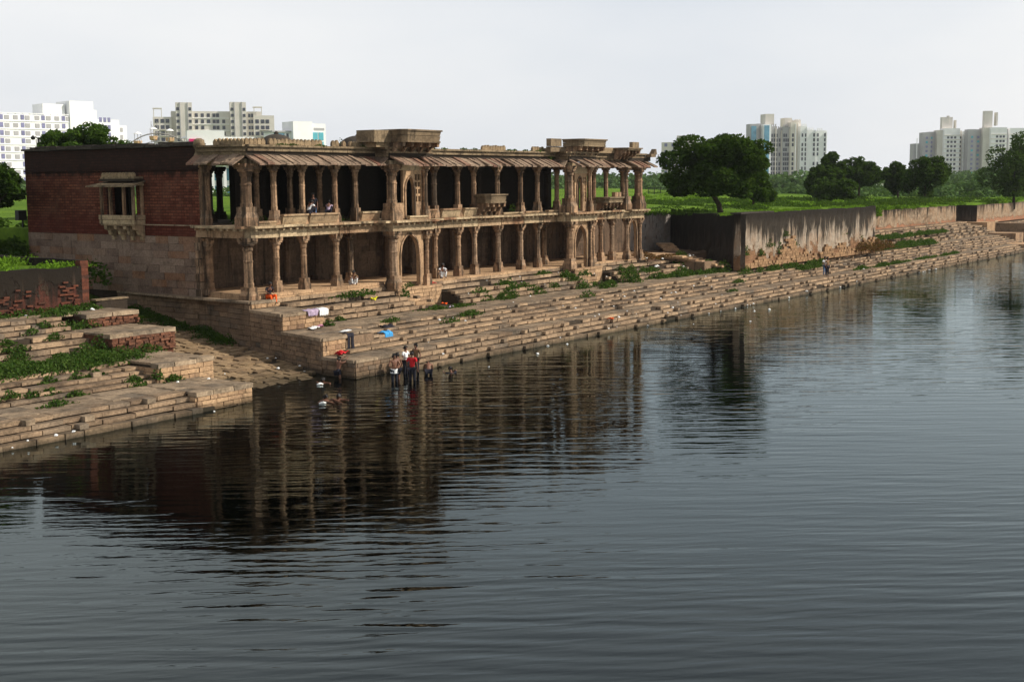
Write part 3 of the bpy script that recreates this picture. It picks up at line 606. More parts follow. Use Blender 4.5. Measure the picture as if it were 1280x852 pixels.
for x, y in [(48.9, 52.5), (59.75, 51.4), (79.6, 51.35)]: column(x, y, UZ, 'upbig')
for x, y in [(62.95, 51.4), (82.5, 51.4)]: column(x, y, UZ, 'up')
column(49.2, 56.1, UZ, 'up')
# inner rows
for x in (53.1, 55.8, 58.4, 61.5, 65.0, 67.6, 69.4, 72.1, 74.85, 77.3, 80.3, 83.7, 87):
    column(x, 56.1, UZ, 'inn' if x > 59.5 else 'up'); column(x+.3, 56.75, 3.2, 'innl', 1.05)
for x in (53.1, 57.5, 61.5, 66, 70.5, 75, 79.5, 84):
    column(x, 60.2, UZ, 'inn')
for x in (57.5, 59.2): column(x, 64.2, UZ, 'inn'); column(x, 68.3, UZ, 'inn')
boxpart('added_inner_pier', 59.3, 62.5, 58.6, 59.2, UZ, 10.7, 'rear'); boxpart('added_inner_pier', 55.0, 56.6, 60.0, 60.5, UZ, 10.7, 'rear')  # piers added to block background light through the left bays
# walls
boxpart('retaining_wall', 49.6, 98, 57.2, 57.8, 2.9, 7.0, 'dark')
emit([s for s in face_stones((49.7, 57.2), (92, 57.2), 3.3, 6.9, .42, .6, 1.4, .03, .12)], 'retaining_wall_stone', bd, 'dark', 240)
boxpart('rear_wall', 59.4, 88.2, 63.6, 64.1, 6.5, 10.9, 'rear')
boxpart('inner_wall', 70, 88, 58.5, 58.9, UZ, 10.8, 'rear'); boxpart('inner_wall', 62.5, 69, 60.6, 61, UZ, 10.8, 'rear')
boxpart('end_slab_wall', 84.9, 86.6, 54.9, 55.2, UZ, 10.6, 'column')
# slabs between storeys, roof
boxpart('floor_slab', 48.75, 92.0, 52.1, 56.3, 6.93, 7.08, 'beam'); boxpart('floor_slab', 49.6, 92.0, 56.3, 63.6, 6.93, 7.08, 'beam'); boxpart('floor_slab', 49.3, 59.5, 63.6, 72.2, 6.9, 7.07, 'beam')
boxpart('floor_slab', 59.3, 63.4, 51.0, 52.1, 6.93, 7.08, 'beam'); boxpart('floor_slab', 79.2, 83.0, 50.95, 52.1, 6.93, 7.08, 'beam')
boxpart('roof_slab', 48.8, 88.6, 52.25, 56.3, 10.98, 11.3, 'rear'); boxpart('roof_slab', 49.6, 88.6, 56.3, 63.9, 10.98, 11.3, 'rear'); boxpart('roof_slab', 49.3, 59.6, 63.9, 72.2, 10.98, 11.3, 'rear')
boxpart('roof_slab', 88.6, 92.0, 51.5, 57.0, 10.98, 11.3, 'rear')
boxpart('roof_slab', 59.3, 63.4, 51.1, 52.25, 10.98, 11.3, 'rear'); boxpart('roof_slab', 79.2, 83.0, 51.1, 52.25, 10.98, 11.3, 'rear')
boxpart('upper_floor', 48.9, 92, 52.4, 63.6, 7.09, 7.15, 'pave')
# beams over each bay
def beams(P, z0, z1, t_, mk='beam'):
    for (a, b) in zip(P[:-1], P[1:]):
        d = np.array(b)-np.array(a); Ln = np.hypot(*d); ang = math.atan2(d[1], d[0])
        emit([((a[0]+b[0])/2, (a[1]+b[1])/2, (z0+z1)/2+random.gauss(0, .008), Ln-.05, t_+(.22 if z0 < 8 else 0), z1-z0, ang)], 'beam', bd, mk)
frontL = [(48.75, 52.4), (50.9, 52.4), (53.1, 52.4), (55.8, 52.4), (59.3, 52.4)]
frontM = [(63.3, 52.4), (65.0, 52.4), (67.6, 52.4), (69.4, 52.4), (72.1, 52.4), (74.85, 52.4), (77.3, 52.4), (79.2, 52.4)]
frontR = [(83.0, 52.3), (85.6, 52.3), (87.3, 52.1), (88.6, 51.8), (91.0, 51.8)]
for P in (frontL, frontM, frontR, [(59.3, 51.3), (63.3, 51.3)], [(79.2, 51.25), (82.9, 51.25)], [(48.95, 56.4), (48.95, 52.6)], [(59.45, 52.4), (59.45, 51.45)], [(79.35, 52.4), (79.35, 51.4)], [(91.0, 51.9), (91.0, 57)]):
    beams(P, 6.49, 6.93, .42); beams(P, 10.52, 10.8, .4)
for y in (56.1,): beams([(49.5, y), (60, y), (70, y), (80, y), (88, y)], 10.5, 10.97, .4, 'rear')
# edge between storeys: ledge slabs and row of small dentils
def ledge(P0, P1, z=7.15, out=.32):
    d = np.array(P1)-np.array(P0); Ln = np.hypot(*d); u = d/Ln; nn = np.array([u[1], -u[0]]); a_ = math.atan2(u[1], u[0]); B = []; D = []
    for a, b in run(0, Ln, 1.0, 2.2):
        c = np.array(P0)+u*(a+b)/2+nn*(out/2-.1); B.append((c[0], c[1], z-.06+random.gauss(0, .007), b-a-.02, out+.5, .13, a_))
    k = .25
    while k < Ln:
        c = np.array(P0)+u*k+nn*(.16+out/4); D.append((c[0], c[1], z-.2, .14, .2, .13, a_)); k += .52
    emit(B, 'ledge_slab', bd, 'beam', 300); return D
D = []
SEG = [((48.7, 52.15), (59.3, 52.15)), ((59.25, 51.05), (63.4, 51.05)), ((63.4, 52.15), (79.2, 52.15)), ((79.15, 51.0), (83.0, 51.0)), ((83.0, 52.0), (88.2, 52.0)), ((88.2, 51.5), (91.3, 51.5)), ((48.65, 56.3), (48.65, 52.15)), ((59.25, 52.2), (59.25, 51.05)), ((79.15, 52.2), (79.15, 51.0)), ((91.3, 51.5), (91.3, 56.5))]
for a, b in SEG: D += ledge(a, b)
emit(D, 'dentil', bd, 'beam', 150)
# eaves: sloping slabs
def eaves(p0, p1, zi=11.0, zo=10.52, out=1.0, pitch=.5, hole=()):
    d = np.array(p1)-np.array(p0); Ln = np.hypot(*d); u = d/Ln; nn = np.array([u[1], -u[0]]); a_ = math.atan2(u[1], u[0])
    k = 0; i = 0
    while k < Ln-.1:
        w_ = min(pitch*random.uniform(.85, 1.15), Ln-k); i += 1
        if random.random() > .03:
            m = MB(); o_ = out*random.uniform(.94, 1.04)*(.75 if random.random() < .05 else 1); dz = random.gauss(0, .025); sk = .1
            A = np.array(p0)+u*(k+.01); B_ = np.array(p0)+u*(k+w_-.01); C = B_+nn*o_+u*sk; E_ = A+nn*o_+u*sk
            V = [(A[0], A[1], zi+dz-.07), (B_[0], B_[1], zi+dz-.07), (C[0], C[1], zo+dz-.06), (E_[0], E_[1], zo+dz-.06)]
            V = V+[(v[0], v[1], v[2]+.07+(.04 if j in (0, 3) else 0)) for j, v in enumerate(V)]
            link('eave_slab', mesh('eave_slab', V, BF, MAT['eave']), parent=bd)
        k += w_
eaves((48.7, 52.2), (59.3, 52.2)); eaves((59.3, 51.1), (63.4, 51.1)); eaves((63.4, 52.2), (79.2, 52.2)); eaves((79.2, 51.1), (83.0, 51.1)); eaves((83.0, 52.1), (88.3, 52.1)); eaves((88.3, 51.6), (91.6, 51.6))
eaves((48.7, 56.3), (48.7, 52.3)); eaves((59.3, 52.1), (59.3, 51.2), out=.8); eaves((79.2, 52.1), (79.2, 51.2), out=.8); eaves((91.5, 51.6), (91.5, 57))
# frieze and cornice courses above the eaves
def courses(p0, p1, y_in=.6):
    d = np.array(p1)-np.array(p0); Ln = np.hypot(*d); u = d/Ln; nn = np.array([u[1], -u[0]]); a_ = math.atan2(u[1], u[0]); B = []
    for (z0, z1, o) in ((11.0, 11.22, .0), (11.22, 11.34, .14), (11.34, 11.46, .05), (11.46, 11.58, .24)):
        for a, b in run(0, Ln, 1.6, 3.0):
            c = np.array(p0)+u*(a+b)/2+nn*(o/2-.2); B.append((c[0], c[1], (z0+z1)/2+random.gauss(0, .004), b-a-.015, .4+o, z1-z0-.006, a_))
    emit(B, 'cornice_stone', bd, 'cornice', 300)
for a, b in [((48.75, 52.25), (59.3, 52.25)), ((59.25, 51.2), (63.4, 51.2)), ((63.4, 52.25), (79.2, 52.25)), ((79.15, 51.15), (83.0, 51.15)), ((83.0, 52.1), (88.3, 52.1)), ((88.3, 51.6), (91.3, 51.6)), ((48.75, 56.2), (48.75, 52.25)), ((59.25, 52.25), (59.25, 51.2)), ((79.15, 52.25), (79.15, 51.15)), ((91.3, 51.6), (91.3, 57))]: courses(a, b)
# merlons
mm_ = MB(); pf = [(-.135, 0), (.135, 0), (.145, .2), (.1, .29), (0, .38), (-.1, .29), (-.145, .2)]; n_ = len(pf)
mm_.add([(x, -.08, z) for x, z in pf]+[(x, .08, z) for x, z in pf], [tuple(range(n_)), tuple(range(n_, 2*n_))[::-1]]+[(i, n_+i, n_+(i+1) % n_, (i+1) % n_) for i in range(n_)])
MERL = mesh('merlon', mm_.V, mm_.F, MAT['merlon'])
def merlons(p0, p1, z=11.58, sc=1.0):
    d = np.array(p1)-np.array(p0); Ln = np.hypot(*d); u = d/Ln; a_ = math.atan2(u[1], u[0]); k = .15
    while k < Ln:
        if random.random() > .04:
            c = np.array(p0)+u*k; s = sc*random.uniform(.9, 1.06); link('merlon', MERL, (c[0], c[1], z-.02), (random.gauss(0, .03), 0, a_+random.gauss(0, .03)), (1, 1, s), bd)
        k += .3
merlons((48.8, 52.4), (54.7, 52.4)); merlons((55.6, 52.4), (61.0-1.2, 52.4)); merlons((48.8, 54.8), (48.8, 52.5)); merlons((70.3, 52.4), (73.1, 52.4), sc=.95); merlons((76.3, 52.4), (77.7, 52.4), sc=.95)
boxpart('merlon_base', 70.2, 73.2, 52.3, 52.55, 11.56, 11.62, 'merlon')
emit([(61.2, 52.0, 11.75, .3, .2, .36, 0), (61.6, 52.0, 11.74, .3, .2, .34, 0), (59.9, 52.2, 11.76, .3, .2, .36, 0), (78.0, 52.3, 11.7, .5, .35, .26, 0)], 'merlon_fragment', bd, 'merlon')
# domes on the roof
for (x, y, r) in [(56.2, 57.5, 1.15), (63.0, 57.0, 1.35), (65.0, 56.8, 1.35)]:
    m = MB(); m.lathe([(r*1.06, 11.25), (r*1.06, 11.5), (r, 11.55)]+[(r*math.cos(t), 11.55+.95*math.sin(t)*(1 if r > 1.2 else .95)) for t in np.linspace(.12, 1.5, 9)], 28, x, y)
    d = fixn(m.build('dome', MAT['dome'], bd, True)); k = MB(); k.lathe([(.28, 12.33), (.34, 12.4), (.12, 12.44), (.16, 12.52), (.05, 12.62)], 10, x, y); k.build('finial', MAT['dome'], d)
# parapet seats that lean out between the upper columns
def seat(x0, x1, y=52.2, z0=7.17, z1=7.74, lean=.16, mk='beam'):
    m = MB(); V = [(x0, y-.08, z0), (x1, y-.08, z0), (x1, y+.12, z0), (x0, y+.12, z0), (x0-.04, y-.08-lean, z1-.1), (x1+.04, y-.08-lean, z1-.1), (x1+.04, y+.1-lean, z1-.1), (x0-.04, y+.1-lean, z1-.1)]
    m.add(V, BF); o = m.build('parapet_slab', MAT[mk], bd)
    MB().box(x0-.06, x1+.06, y-.14-lean, y+.2-lean, z1-.098, z1).build('coping', MAT['beam'], o)
for a, b in [(51.2, 53.05), (53.35, 55.6), (57.75, 59.35), (65.5, 67.35), (67.85, 69.15), (63.6, 64.8)]: seat(a, b)
seat(49.2, 50.7, z1=7.4, lean=.02); seat(61.0, 62.7, y=51.1, z1=7.4, lean=0); seat(84.0, 84.9, z1=7.7); seat(78.0, 79.2, z1=7.35, lean=.02); seat(72.4, 74.6, z1=7.32, lean=.02); seat(75.1, 77.1, z1=7.34, lean=.02)
# bracketed balcony boxes (chamfered plan) on serpentine brackets
def balcony(name, x0, x1, y0, y1, ztop, zbot, zbr, nb, mk='cornice', ch=.28):
    """y0 = wall face, y1 = outermost face"""
    def poly(g): return [(x0-g, y0), (x0-g, y1+ch), (x0+ch-g, y1-g), (x1-ch+g, y1-g), (x1+g, y1+ch), (x1+g, y0)]
    m = MB().prism(poly(.0), zbot, zbot+.1); m.prism(poly(-.05), zbot+.1, zbot+(ztop-zbot)*.52, poly(.0)); o = fixn(m.build(name, MAT[mk], bd))
    m2 = MB().prism(poly(-.02), zbot+(ztop-zbot)*.55, ztop-.09, poly(.03)); fixn(m2.build('upper_course', MAT[mk], o)); m3 = MB().prism(poly(.1), ztop-.088, ztop); fixn(m3.build('rim', MAT[mk], o))
    for k in range(nb):
        x = x0+.22+(x1-x0-.44)*k/(nb-1); b = MB(); D_ = y0-y1-.1; H_ = zbot-zbr
        pf = [(0, 0), (D_*.18, .0), (D_*.3, H_*.28), (D_*.55, H_*.34), (D_*.62, H_*.62), (D_*.92, H_*.7), (D_*.95, H_), (0, H_)]; q = len(pf)
        b.add([(x-.1, y0-a, zbr+c) for a, c in pf]+[(x+.1, y0-a, zbr+c) for a, c in pf], [tuple(range(q)), tuple(range(q, 2*q))[::-1]]+[(i, q+i, q+(i+1) % q, (i+1) % q) for i in range(q)])
        fixn(b.build('bracket', MAT['column'], o))
    return o
balcony('balcony', 69.3, 71.6, 52.2, 51.1, 8.62, 8.02, 7.2, 4)
balcony('balcony', 84.3, 86.9, 52.0, 50.9, 8.2, 7.78, 7.15, 5)
boxpart('broken_parapet', 86.6, 87.6, 51.6, 51.9, 7.75, 8.55, 'column')
balcony('roof_balcony', 59.3, 63.0, 51.9, 49.9, 12.62, 11.85, 11.05, 5); boxpart('roof_balcony_block', 57.8, 59.6, 51.0, 52.4, 11.85, 12.56, 'cornice'); boxpart('roof_block_stone', 58.2, 60, 51.2, 52.2, 11.56, 11.86, 'merlon')
balcony('roof_balcony', 79.6, 83.2, 51.9, 50.2, 12.5, 11.95, 11.05, 5)
boxpart('parapet_stub', 77.6, 79.0, 51.6, 52.0, 11.95, 12.5, 'cornice'); boxpart('parapet_stub', 77.7, 83.0, 51.7, 52.1, 11.56, 11.93, 'cornice'); boxpart('parapet_stub', 83.2, 87.0, 51.7, 52.0, 11.56, 11.98, 'merlon')
balcony('roof_balcony', 86.6, 89.2, 51.8, 50.6, 11.98, 11.78, 11.1, 5); boxpart('parapet_stub', 88.6, 89.6, 51.2, 51.5, 11.95, 12.45, 'cornice')
m = MB().prism([(91.2, 51.0), (92.0, 51.0), (92.0, 51.5), (91.2, 51.5)], 11.3, 11.55); m.prism([(91.7, 51.0), (92.2, 51.0), (92.2, 51.5), (91.7, 51.5)], 11.5, 11.95, [(92.0, 51.1), (92.25, 51.1), (92.25, 51.4), (92.0, 51.4)]); m.build('upturned_corner_stone', MAT['cornice'], bd)
# arched and latticed screens of the pavilions
def arch_screen(x0, x1, z0, z1, ax0, ax1, azs, azt, y, th=.22, name='arched_screen', mk='plinth', lattice=None, zb=None):
    m = MB(); zb = zb or z0
    m.box(x0, ax0, y, y+th, z0, z1)
    if not lattice: m.box(ax1, x1, y, y+th, z0, z1)
    N = 14; c = (ax0+ax1)/2; w_ = (ax1-ax0)/2
    def az(t): # pointed arch height
        s = abs(t); return azs+(azt-azs)*((1-s**2.1)**.5*.86+.14*(1-s))
    for i in range(N):
        a, b = -1+2*i/N, -1+2*(i+1)/N; xa, xb = c+a*w_, c+b*w_; za, zc = az(a), az(b)
        m.add([(xa, y, za), (xb, y, zc), (xb, y, z1), (xa, y, z1), (xa, y+th, za), (xb, y+th, zc), (xb, y+th, z1), (xa, y+th, z1)], [(0, 1, 2, 3), (7, 6, 5, 4), (0, 4, 5, 1)])
    o = m.build(name, MAT[mk], bd)
    r = MB()                                        # raised moulding round the opening
    for i in range(N):
        a, b = -1+2*i/N, -1+2*(i+1)/N; xa, xb = c+a*w_, c+b*w_; za, zc = az(a), az(b); g = .13
        xa2, xb2 = c+a*(w_+g), c+b*(w_+g)
        V = [(xa, y-.06, za), (xb, y-.06, zc), (xb2, y-.06, zc+g*(1-abs(b))+.02), (xa2, y-.06, za+g*(1-abs(a))+.02)]; r.add(V+[(p[0], y-.003, p[2]) for p in V], BF[:0]+[(0, 1, 2, 3), (3, 2, 6, 7), (0, 4, 5, 1)])
    for xx in (ax0-.13, ax1): r.box(xx, xx+.13, y-.06, y-.003, z0, azs)
    r.build('arch_moulding', MAT['column'], o)
    if lattice:
        lx0, lx1, lz0, lz1, nx, nz_ = lattice; q = MB(); q.box(ax1, x1, y, y+th, z0, lz0); q.box(ax1, x1, y, y+th, lz1, z1); q.box(ax1, lx0, y, y+th, lz0, lz1); q.box(lx1, x1, y, y+th, lz0, lz1) if x1 > lx1 else None
        t_ = .05
        for i in range(1, nx): xx = lx0+(lx1-lx0)*i/nx; q.box(xx-t_, xx+t_, y+.03, y+th-.03, lz0, lz1)
        for j in range(1, nz_): zz = lz0+(lz1-lz0)*j/nz_; q.box(lx0, lx1, y+.05, y+th-.05, zz-t_*1.3, zz+t_*1.3)
        q.build('lattice_window', MAT['plinth'], o)
    return o
arch_screen(60.1, 62.65, 3.05, 6.6, 60.45, 62.2, 5.05, 6.25, 51.35)
arch_screen(79.95, 82.15, 3.05, 6.6, 80.35, 81.85, 5.0, 6.15, 51.3)
arch_screen(88.85, 90.4, 3.25, 6.6, 89.1, 90.2, 5.2, 6.3, 51.75)
arch_screen(60.95, 62.75, 7.2, 10.2, 61.2, 62.0, 9.0, 9.75, 51.5, .18, lattice=(62.1, 62.7, 8.25, 9.95, 2, 4))
boxpart('screen_lintel', 60.1, 62.8, 51.45, 51.75, 10.2, 10.52, 'beam'); boxpart('low_screen', 60.1, 60.95, 51.48, 51.66, 7.15, 8.2, 'plinth')
arch_screen(80.6, 82.3, 7.2, 10.0, 80.95, 81.6, 9.1, 9.7, 51.5, .18, lattice=(81.8, 82.15, 7.9, 9.75, 2, 7))
boxpart('screen_lintel', 79.9, 82.4, 51.45, 51.7, 10.0, 10.52, 'beam'); boxpart('low_screen', 79.9, 80.6, 51.48, 51.66, 7.15, 8.0, 'plinth')
# ---- end wall in brick over ashlar, seen from the left
ob = []   # wall with an opening behind the oriel
for (y0, y1, z0, z1) in ((56.4, 61.9, 6.5, 11.6), (64.6, 72.7, 6.5, 11.6), (61.9, 64.6, 6.5, 7.6), (61.9, 64.6, 9.6, 11.6)): ob.append((y0, y1, z0, z1))
m = MB()
for a in ob: m.box(49.0, 49.55, *a)
m.build('brick_wall', MAT['brick'], bd)
boxpart('inner_wall', 51.4, 51.7, 65.7, 70, UZ, 10.9, 'rear'); boxpart('brick_wall', 49.55, 54.0, 72.2, 72.7, 3, 11.6, 'brick')  # inner wall added to darken the view through the oriel
boxpart('stone_wall_core', 49.03, 49.55, 56.4, 72.7, 2.2, 6.5, 'core')
emit(face_stones((49.0, 72.7), (49.0, 56.5), 3.1, 6.48, .43, .8, 1.9, .03, .3, .014), 'ashlar_stone', bd, 'ashlar', 200)
emit([(49.0, 56.45, 3.3+.44*k, .34 if k % 2 else .5, .5, .42, 0) for k in range(8)], 'corner_stone', bd, 'column', 20)
boxpart('band_course', 48.9, 49.3, 56.3, 72.75, 10.28, 10.36, 'brick')
emit([(49.2, (a+b)/2, 11.66+random.gauss(0, .012), .78+random.gauss(0, .03), b-a-.02, .13, 0) for a, b in run(56.35, 72.8, .7, 1.5)]+[(49.22, (a+b)/2, 11.78+random.gauss(0, .015), .5, b-a-.03, .11, 0) for a, b in run(56.5, 72.7, .5, 1.3) if random.random() > .1], 'parapet_coping', bd, 'dome')
m = MB(); m.lathe([(.3, 10.7), (.34, 11.0), (.2, 11.3), (.34, 11.6), (.3, 11.9), (.12, 12.0)], 10, 49.0, 56.25); m.build('corner_finial', MAT['cornice'], bd, True)
# corner pier between brick wall and open bay
boxpart('corner_pier', 49.0, 49.5, 56.0, 56.4, 3.1, 11.0, 'column')
# ---- oriel window on the end wall: 4 slim posts in front, parapet box on brackets, eave and crested roof
orl = MB().box(48.25, 49.0, 61.2, 64.3, 7.06, 7.16).build('oriel_window', MAT['beam'], bd)
for (x0, x1, y0, y1) in ((48.2, 48.34, 61.15, 64.35), (48.3, 49.0, 61.15, 61.28), (48.3, 49.0, 64.22, 64.35)):
    MB().box(x0, x1, y0, y1, 7.16, 7.4).build('lower_panel', MAT['beam'], orl); MB().box(x0-.04, x1, y0-.02, y1+.02, 7.42, 7.68).build('upper_panel', MAT['beam'], orl)
for y in (61.3, 62.15, 63.35, 64.2): MB().box(48.24, 48.38, y-.08, y+.08, 7.68, 9.4).build('post', MAT['column'], orl)
for y in (61.3, 64.2): MB().box(48.86, 49.0, y-.08, y+.08, 7.68, 9.4).build('post', MAT['column'], orl)
MB().box(48.15, 49, 61.15, 64.4, 9.4, 9.52).build('lintel', MAT['beam'], orl)
V = [(49.0, 61.0, 9.6), (49.0, 64.5, 9.6), (47.75, 64.95, 9.32), (47.75, 60.6, 9.32)]; V = V+[(a, b, c+.07) for a, b, c in V]
fixn(link('eave', mesh('eave', V, BF, MAT['cornice']), parent=orl))
MB().box(48.3, 49, 61.1, 64.4, 9.66, 9.8).build('roof_course', MAT['rear'], orl); MB().box(48.35, 49, 61.2, 64.3, 9.8, 9.92).build('roof_course', MAT['cornice'], orl)
m = MB()
for k in range(10): 
    y = 61.25+k*.3; link('crest_merlon', MERL, (48.42, y+.1, 9.9), (0, 0, math.pi/2), (.9, 1, .7), orl)
for k, y in enumerate((61.35, 62.2, 63.05, 63.95)):
    b = MB(); pf = [(0, 6.2), (.15, 6.2), (.22, 6.45), (.4, 6.52), (.46, 6.75), (.7, 6.85), (.72, 7.05), (0, 7.05)]; q = len(pf)
    b.add([(49-a, y-.12, c) for a, c in pf]+[(49-a, y+.12, c) for a, c in pf], [tuple(range(q))[::-1], tuple(range(q, 2*q))]+[(i, (i+1) % q, q+(i+1) % q, q+i) for i in range(q)]); fixn(b.build('bracket', MAT['beam'], orl))
# ------------------------------------------------------------------ other walls
def wall(name, label, cat, boxes, mk, group=None):
    t = thing(name, label, cat, (boxes[0][0], boxes[0][2], boxes[0][4]), group=group)
    for i, b in enumerate(boxes):
        m = MB(); nx = max(2, int(max(b[1]-b[0], b[3]-b[2])/1.2)); 
        # uneven top edge
        long_x = (b[1]-b[0]) > (b[3]-b[2]); Vv = []; Fq = []
        for k in range(nx+1):
            f = k/nx; dz = random.gauss(0, .035)
            if long_x: x = b[0]+(b[1]-b[0])*f; ring = [(x, b[2], b[4]), (x, b[3], b[4]), (x, b[3], b[5]+dz), (x, b[2], b[5]+dz)]
            else: y = b[2]+(b[3]-b[2])*f; ring = [(b[0], y, b[4]), (b[1], y, b[4]), (b[1], y, b[5]+dz), (b[0], y, b[5]+dz)]
            Vv += ring
        for k in range(nx):
            for j in range(4): Fq.append((4*k+j, 4*k+(j+1) % 4, 4*k+4+(j+1) % 4, 4*k+4+j))
        Fq += [(0, 1, 2, 3), (4*nx, 4*nx+1, 4*nx+2, 4*nx+3)]
        m.add(Vv, Fq); fixn(m.build('wall_face', MAT[mk], t))
    return t
def prism_wall(t, poly, z0, z1, mk, name='wall_face'): return fixn(MB().prism(poly, z0, z1).build(name, MAT[mk], t))
wl = wall('retaining_wall', 'blackened brick retaining wall with grass on top, left of the palace', 'retaining wall', [(-60, 39.6, 54.5, 54.95, 2.9, 5.48)], 'plastL')
emit([(x, 54.47+random.gauss(0, .012), z, random.uniform(.24, .34), .12, .085, random.gauss(0, .03)) for x, z in [(random.uniform(28, 39.3), 3.3+.1*random.randrange(0, 15)) for _ in range(260)] if math.sin(x*1.3)+math.sin(x*2.9+z*2)+(4.3-z)*1.5 > -.1], 'exposed_brick', wl, 'redwall')
wr = wall('boundary_wall', 'dark wall running back behind the grassy retaining wall at the left', 'wall', [(39.65, 40.05, 54.6, 96, 1.5, 5.75)], 'plastD')
emit([(39.8, 54.72, 3.1+.18*k, .42+random.uniform(-.06, .06), .42, .17, 0) for k in range(15)], 'corner_brickwork', wr, 'redwall')
lw = wall('low_wall', 'low dark wall in the shaded gap at the foot of the palace end', 'wall', [(40.2, 42.1, 54.25, 54.6, 2.4, 3.66)], 'rear')
boxw = MB().box(40.15, 42.15, 54.2, 54.65, 3.66, 3.74).build('wall_coping', MAT['cornice'], lw)
big = thing('bastion_wall', 'tall streaked lime-plastered wall with exposed orange masonry, below the lawn', 'wall', (98, 46.3, 2))
def wavywall(t, p0, p1, z0, z1a, z1b, th, mk, cols=60, rows=8, amp=.06, name='wall_face'):
    d = np.array(p1)-np.array(p0); Ln = np.hypot(*d); u = d/Ln; nn = np.array([u[1], -u[0]]); V = []; r = np.random.default_rng(int(p0[0]*7))
    for i in range(cols+1):
        for j in range(rows+1):
            f = i/cols; g = j/rows; c = np.array(p0)+u*Ln*f+nn*r.normal(0, amp*(.3 if j == rows else 1)*(1.3-g)); V.append((c[0], c[1], z0+((z1a+(z1b-z1a)*f)-z0)*g+(r.normal(0, .03) if j == rows else 0)))
    k = len(V)
    Fq = [(i*(rows+1)+j, (i+1)*(rows+1)+j, (i+1)*(rows+1)+j+1, i*(rows+1)+j+1) for i in range(cols) for j in range(rows)]
    for i in range(cols+1): c = np.array(p0)+u*Ln*i/cols-nn*th; V.append((c[0], c[1], V[i*(rows+1)+rows][2]))
    Fq += [(i*(rows+1)+rows, (i+1)*(rows+1)+rows, k+i+1, k+i) for i in range(cols)]
    kk = len(V)
    for e in (0, cols):
        c = np.array(p0)+u*Ln*e/cols-nn*th; V.append((c[0], c[1], z0)); b = len(V)-1
        Fq.append(tuple([e*(rows+1)+j for j in range(rows+1)]+[k+e, b]))
    return link(name, mesh(name, V, Fq, MAT[mk]), parent=t)
wavywall(big, (98, 46.3), (128.5, 45.7), 1.9, 6.62, 6.58, .6, 'plastR')
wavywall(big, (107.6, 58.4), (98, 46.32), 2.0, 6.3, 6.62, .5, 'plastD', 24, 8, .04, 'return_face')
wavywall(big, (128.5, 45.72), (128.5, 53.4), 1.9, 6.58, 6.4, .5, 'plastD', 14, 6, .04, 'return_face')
MB().box(97.9, 104.5, 46.2, 47.2, 6.6, 6.72).build('wall_coping', MAT['dome'], big)
# exposed masonry: courses of ragged stones where the plaster is gone
B = []
for r_ in range(13):
    z = 2.0+.22*r_
    for a, b in run(98.4, 128, .35, .85):
        m_ = (a+b)/2; hh = np.interp(m_, [98, 100, 103, 104.5, 106.3, 108.2, 109.5, 112, 114, 116, 118, 120, 121.5, 123, 125, 128], [.3, .6, 1.0, .3, 1.6, 2.6, 1.2, .6, .3, 1.3, .5, 1.7, .8, .4, 1.5, 1.6])+random.uniform(-.3, .3)
        if z-2 < hh-.1 and random.random() > .08: B.append((m_, 46.235-.02*(a-98)+random.gauss(0, .025), z+.11, b-a-.02, .22, .205, random.gauss(0, .02)))
emit(B, 'exposed_stone', big, 'redcol', 300)
pw = thing('pierced_wall', 'pale grey wall with rows of small square holes beside the right end of the palace', 'wall', (92, 57.5, 3))
hx = [93.5+i*2.05 for i in range(7)]; hz = [4.25, 5.35]; m = MB()
xs = [91.0]+[v for h in hx for v in (h-.16, h+.16)]+[106.4]; zs = [2.6]+[v for h in hz for v in (h-.16, h+.16)]+[6.35]
for i in range(len(xs)-1):
    for j in range(len(zs)-1):
        if i % 2 == 1 and j % 2 == 1: continue
        m.box(xs[i], xs[i+1], 57.4, 57.9, zs[j], zs[j+1])
m.build('wall_face', MAT['perf'], pw); MB().box(91, 106.4, 57.92, 58.1, 2.6, 6.3).build('backing', MAT['rear'], pw); MB().box(91, 106.5, 57.35, 57.95, 6.35, 6.42).build('wall_coping', MAT['dome'], pw)
# dirt apron, side stair in the recess
strip('trampled_earth', 91.8, 107, lambda x: 51.5, lambda x: 57.4, 30, 16, lambda x, y: 3.12+.05*np.sin(x*2.1)+.12*np.sin(y*1.7+x)+.1*np.cos(x*3+y*5)*.4, 1, 'earth')
st = thing('side_stair', 'small stair with shaded purple flank climbing beside the bastion corner', 'stairs', (96, 47, 2))
B = []
for k in range(7): B.append((97.6-.42*k, 48.6+.5*k, 2.3+.14*k, 2.6, 2.2+.2*k, .16, .25))
emit(B, 'stair_tread', st, 'plinth'); B = []
for k in range(4): B.append((100.8+.5*k, 54.2+.5*k, 3.2+.17*k, 2.6, 1.4, .17, .6))
emit(B, 'stair_tread', st, 'plinth'); MB().box(94.9, 97.2, 48.0, 50.4, 2.0, 2.75).build('stair_flank', MAT['flank'], st)
# far wall beyond the bastion
fw = thing('lake_wall', 'low plastered wall overgrown with creepers along the far right bank', 'wall', (128.5, 53.2, 3.4))
wavywall(fw, (128.6, 53.3), (181.5, 53.1), 3.0, 5.65, 5.6, .6, 'plastF', 60, 5, .03)
wavywall(fw, (184.0, 51.0), (330, 51.0), 3.0, 5.6, 5.6, .6, 'plastF', 60, 5, .03)
MB().box(181.5, 184, 53.4, 53.8, 2.6, 5.6).build('dark_recess', MAT['rear'], fw)
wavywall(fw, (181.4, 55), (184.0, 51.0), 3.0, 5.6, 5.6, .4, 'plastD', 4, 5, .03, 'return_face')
for x in (134.5, 141.0, 147.5): MB().box(x, x+.5, 52.6, 53.25, 3.0, 5.5).build('buttress', MAT['plastF'], fw)
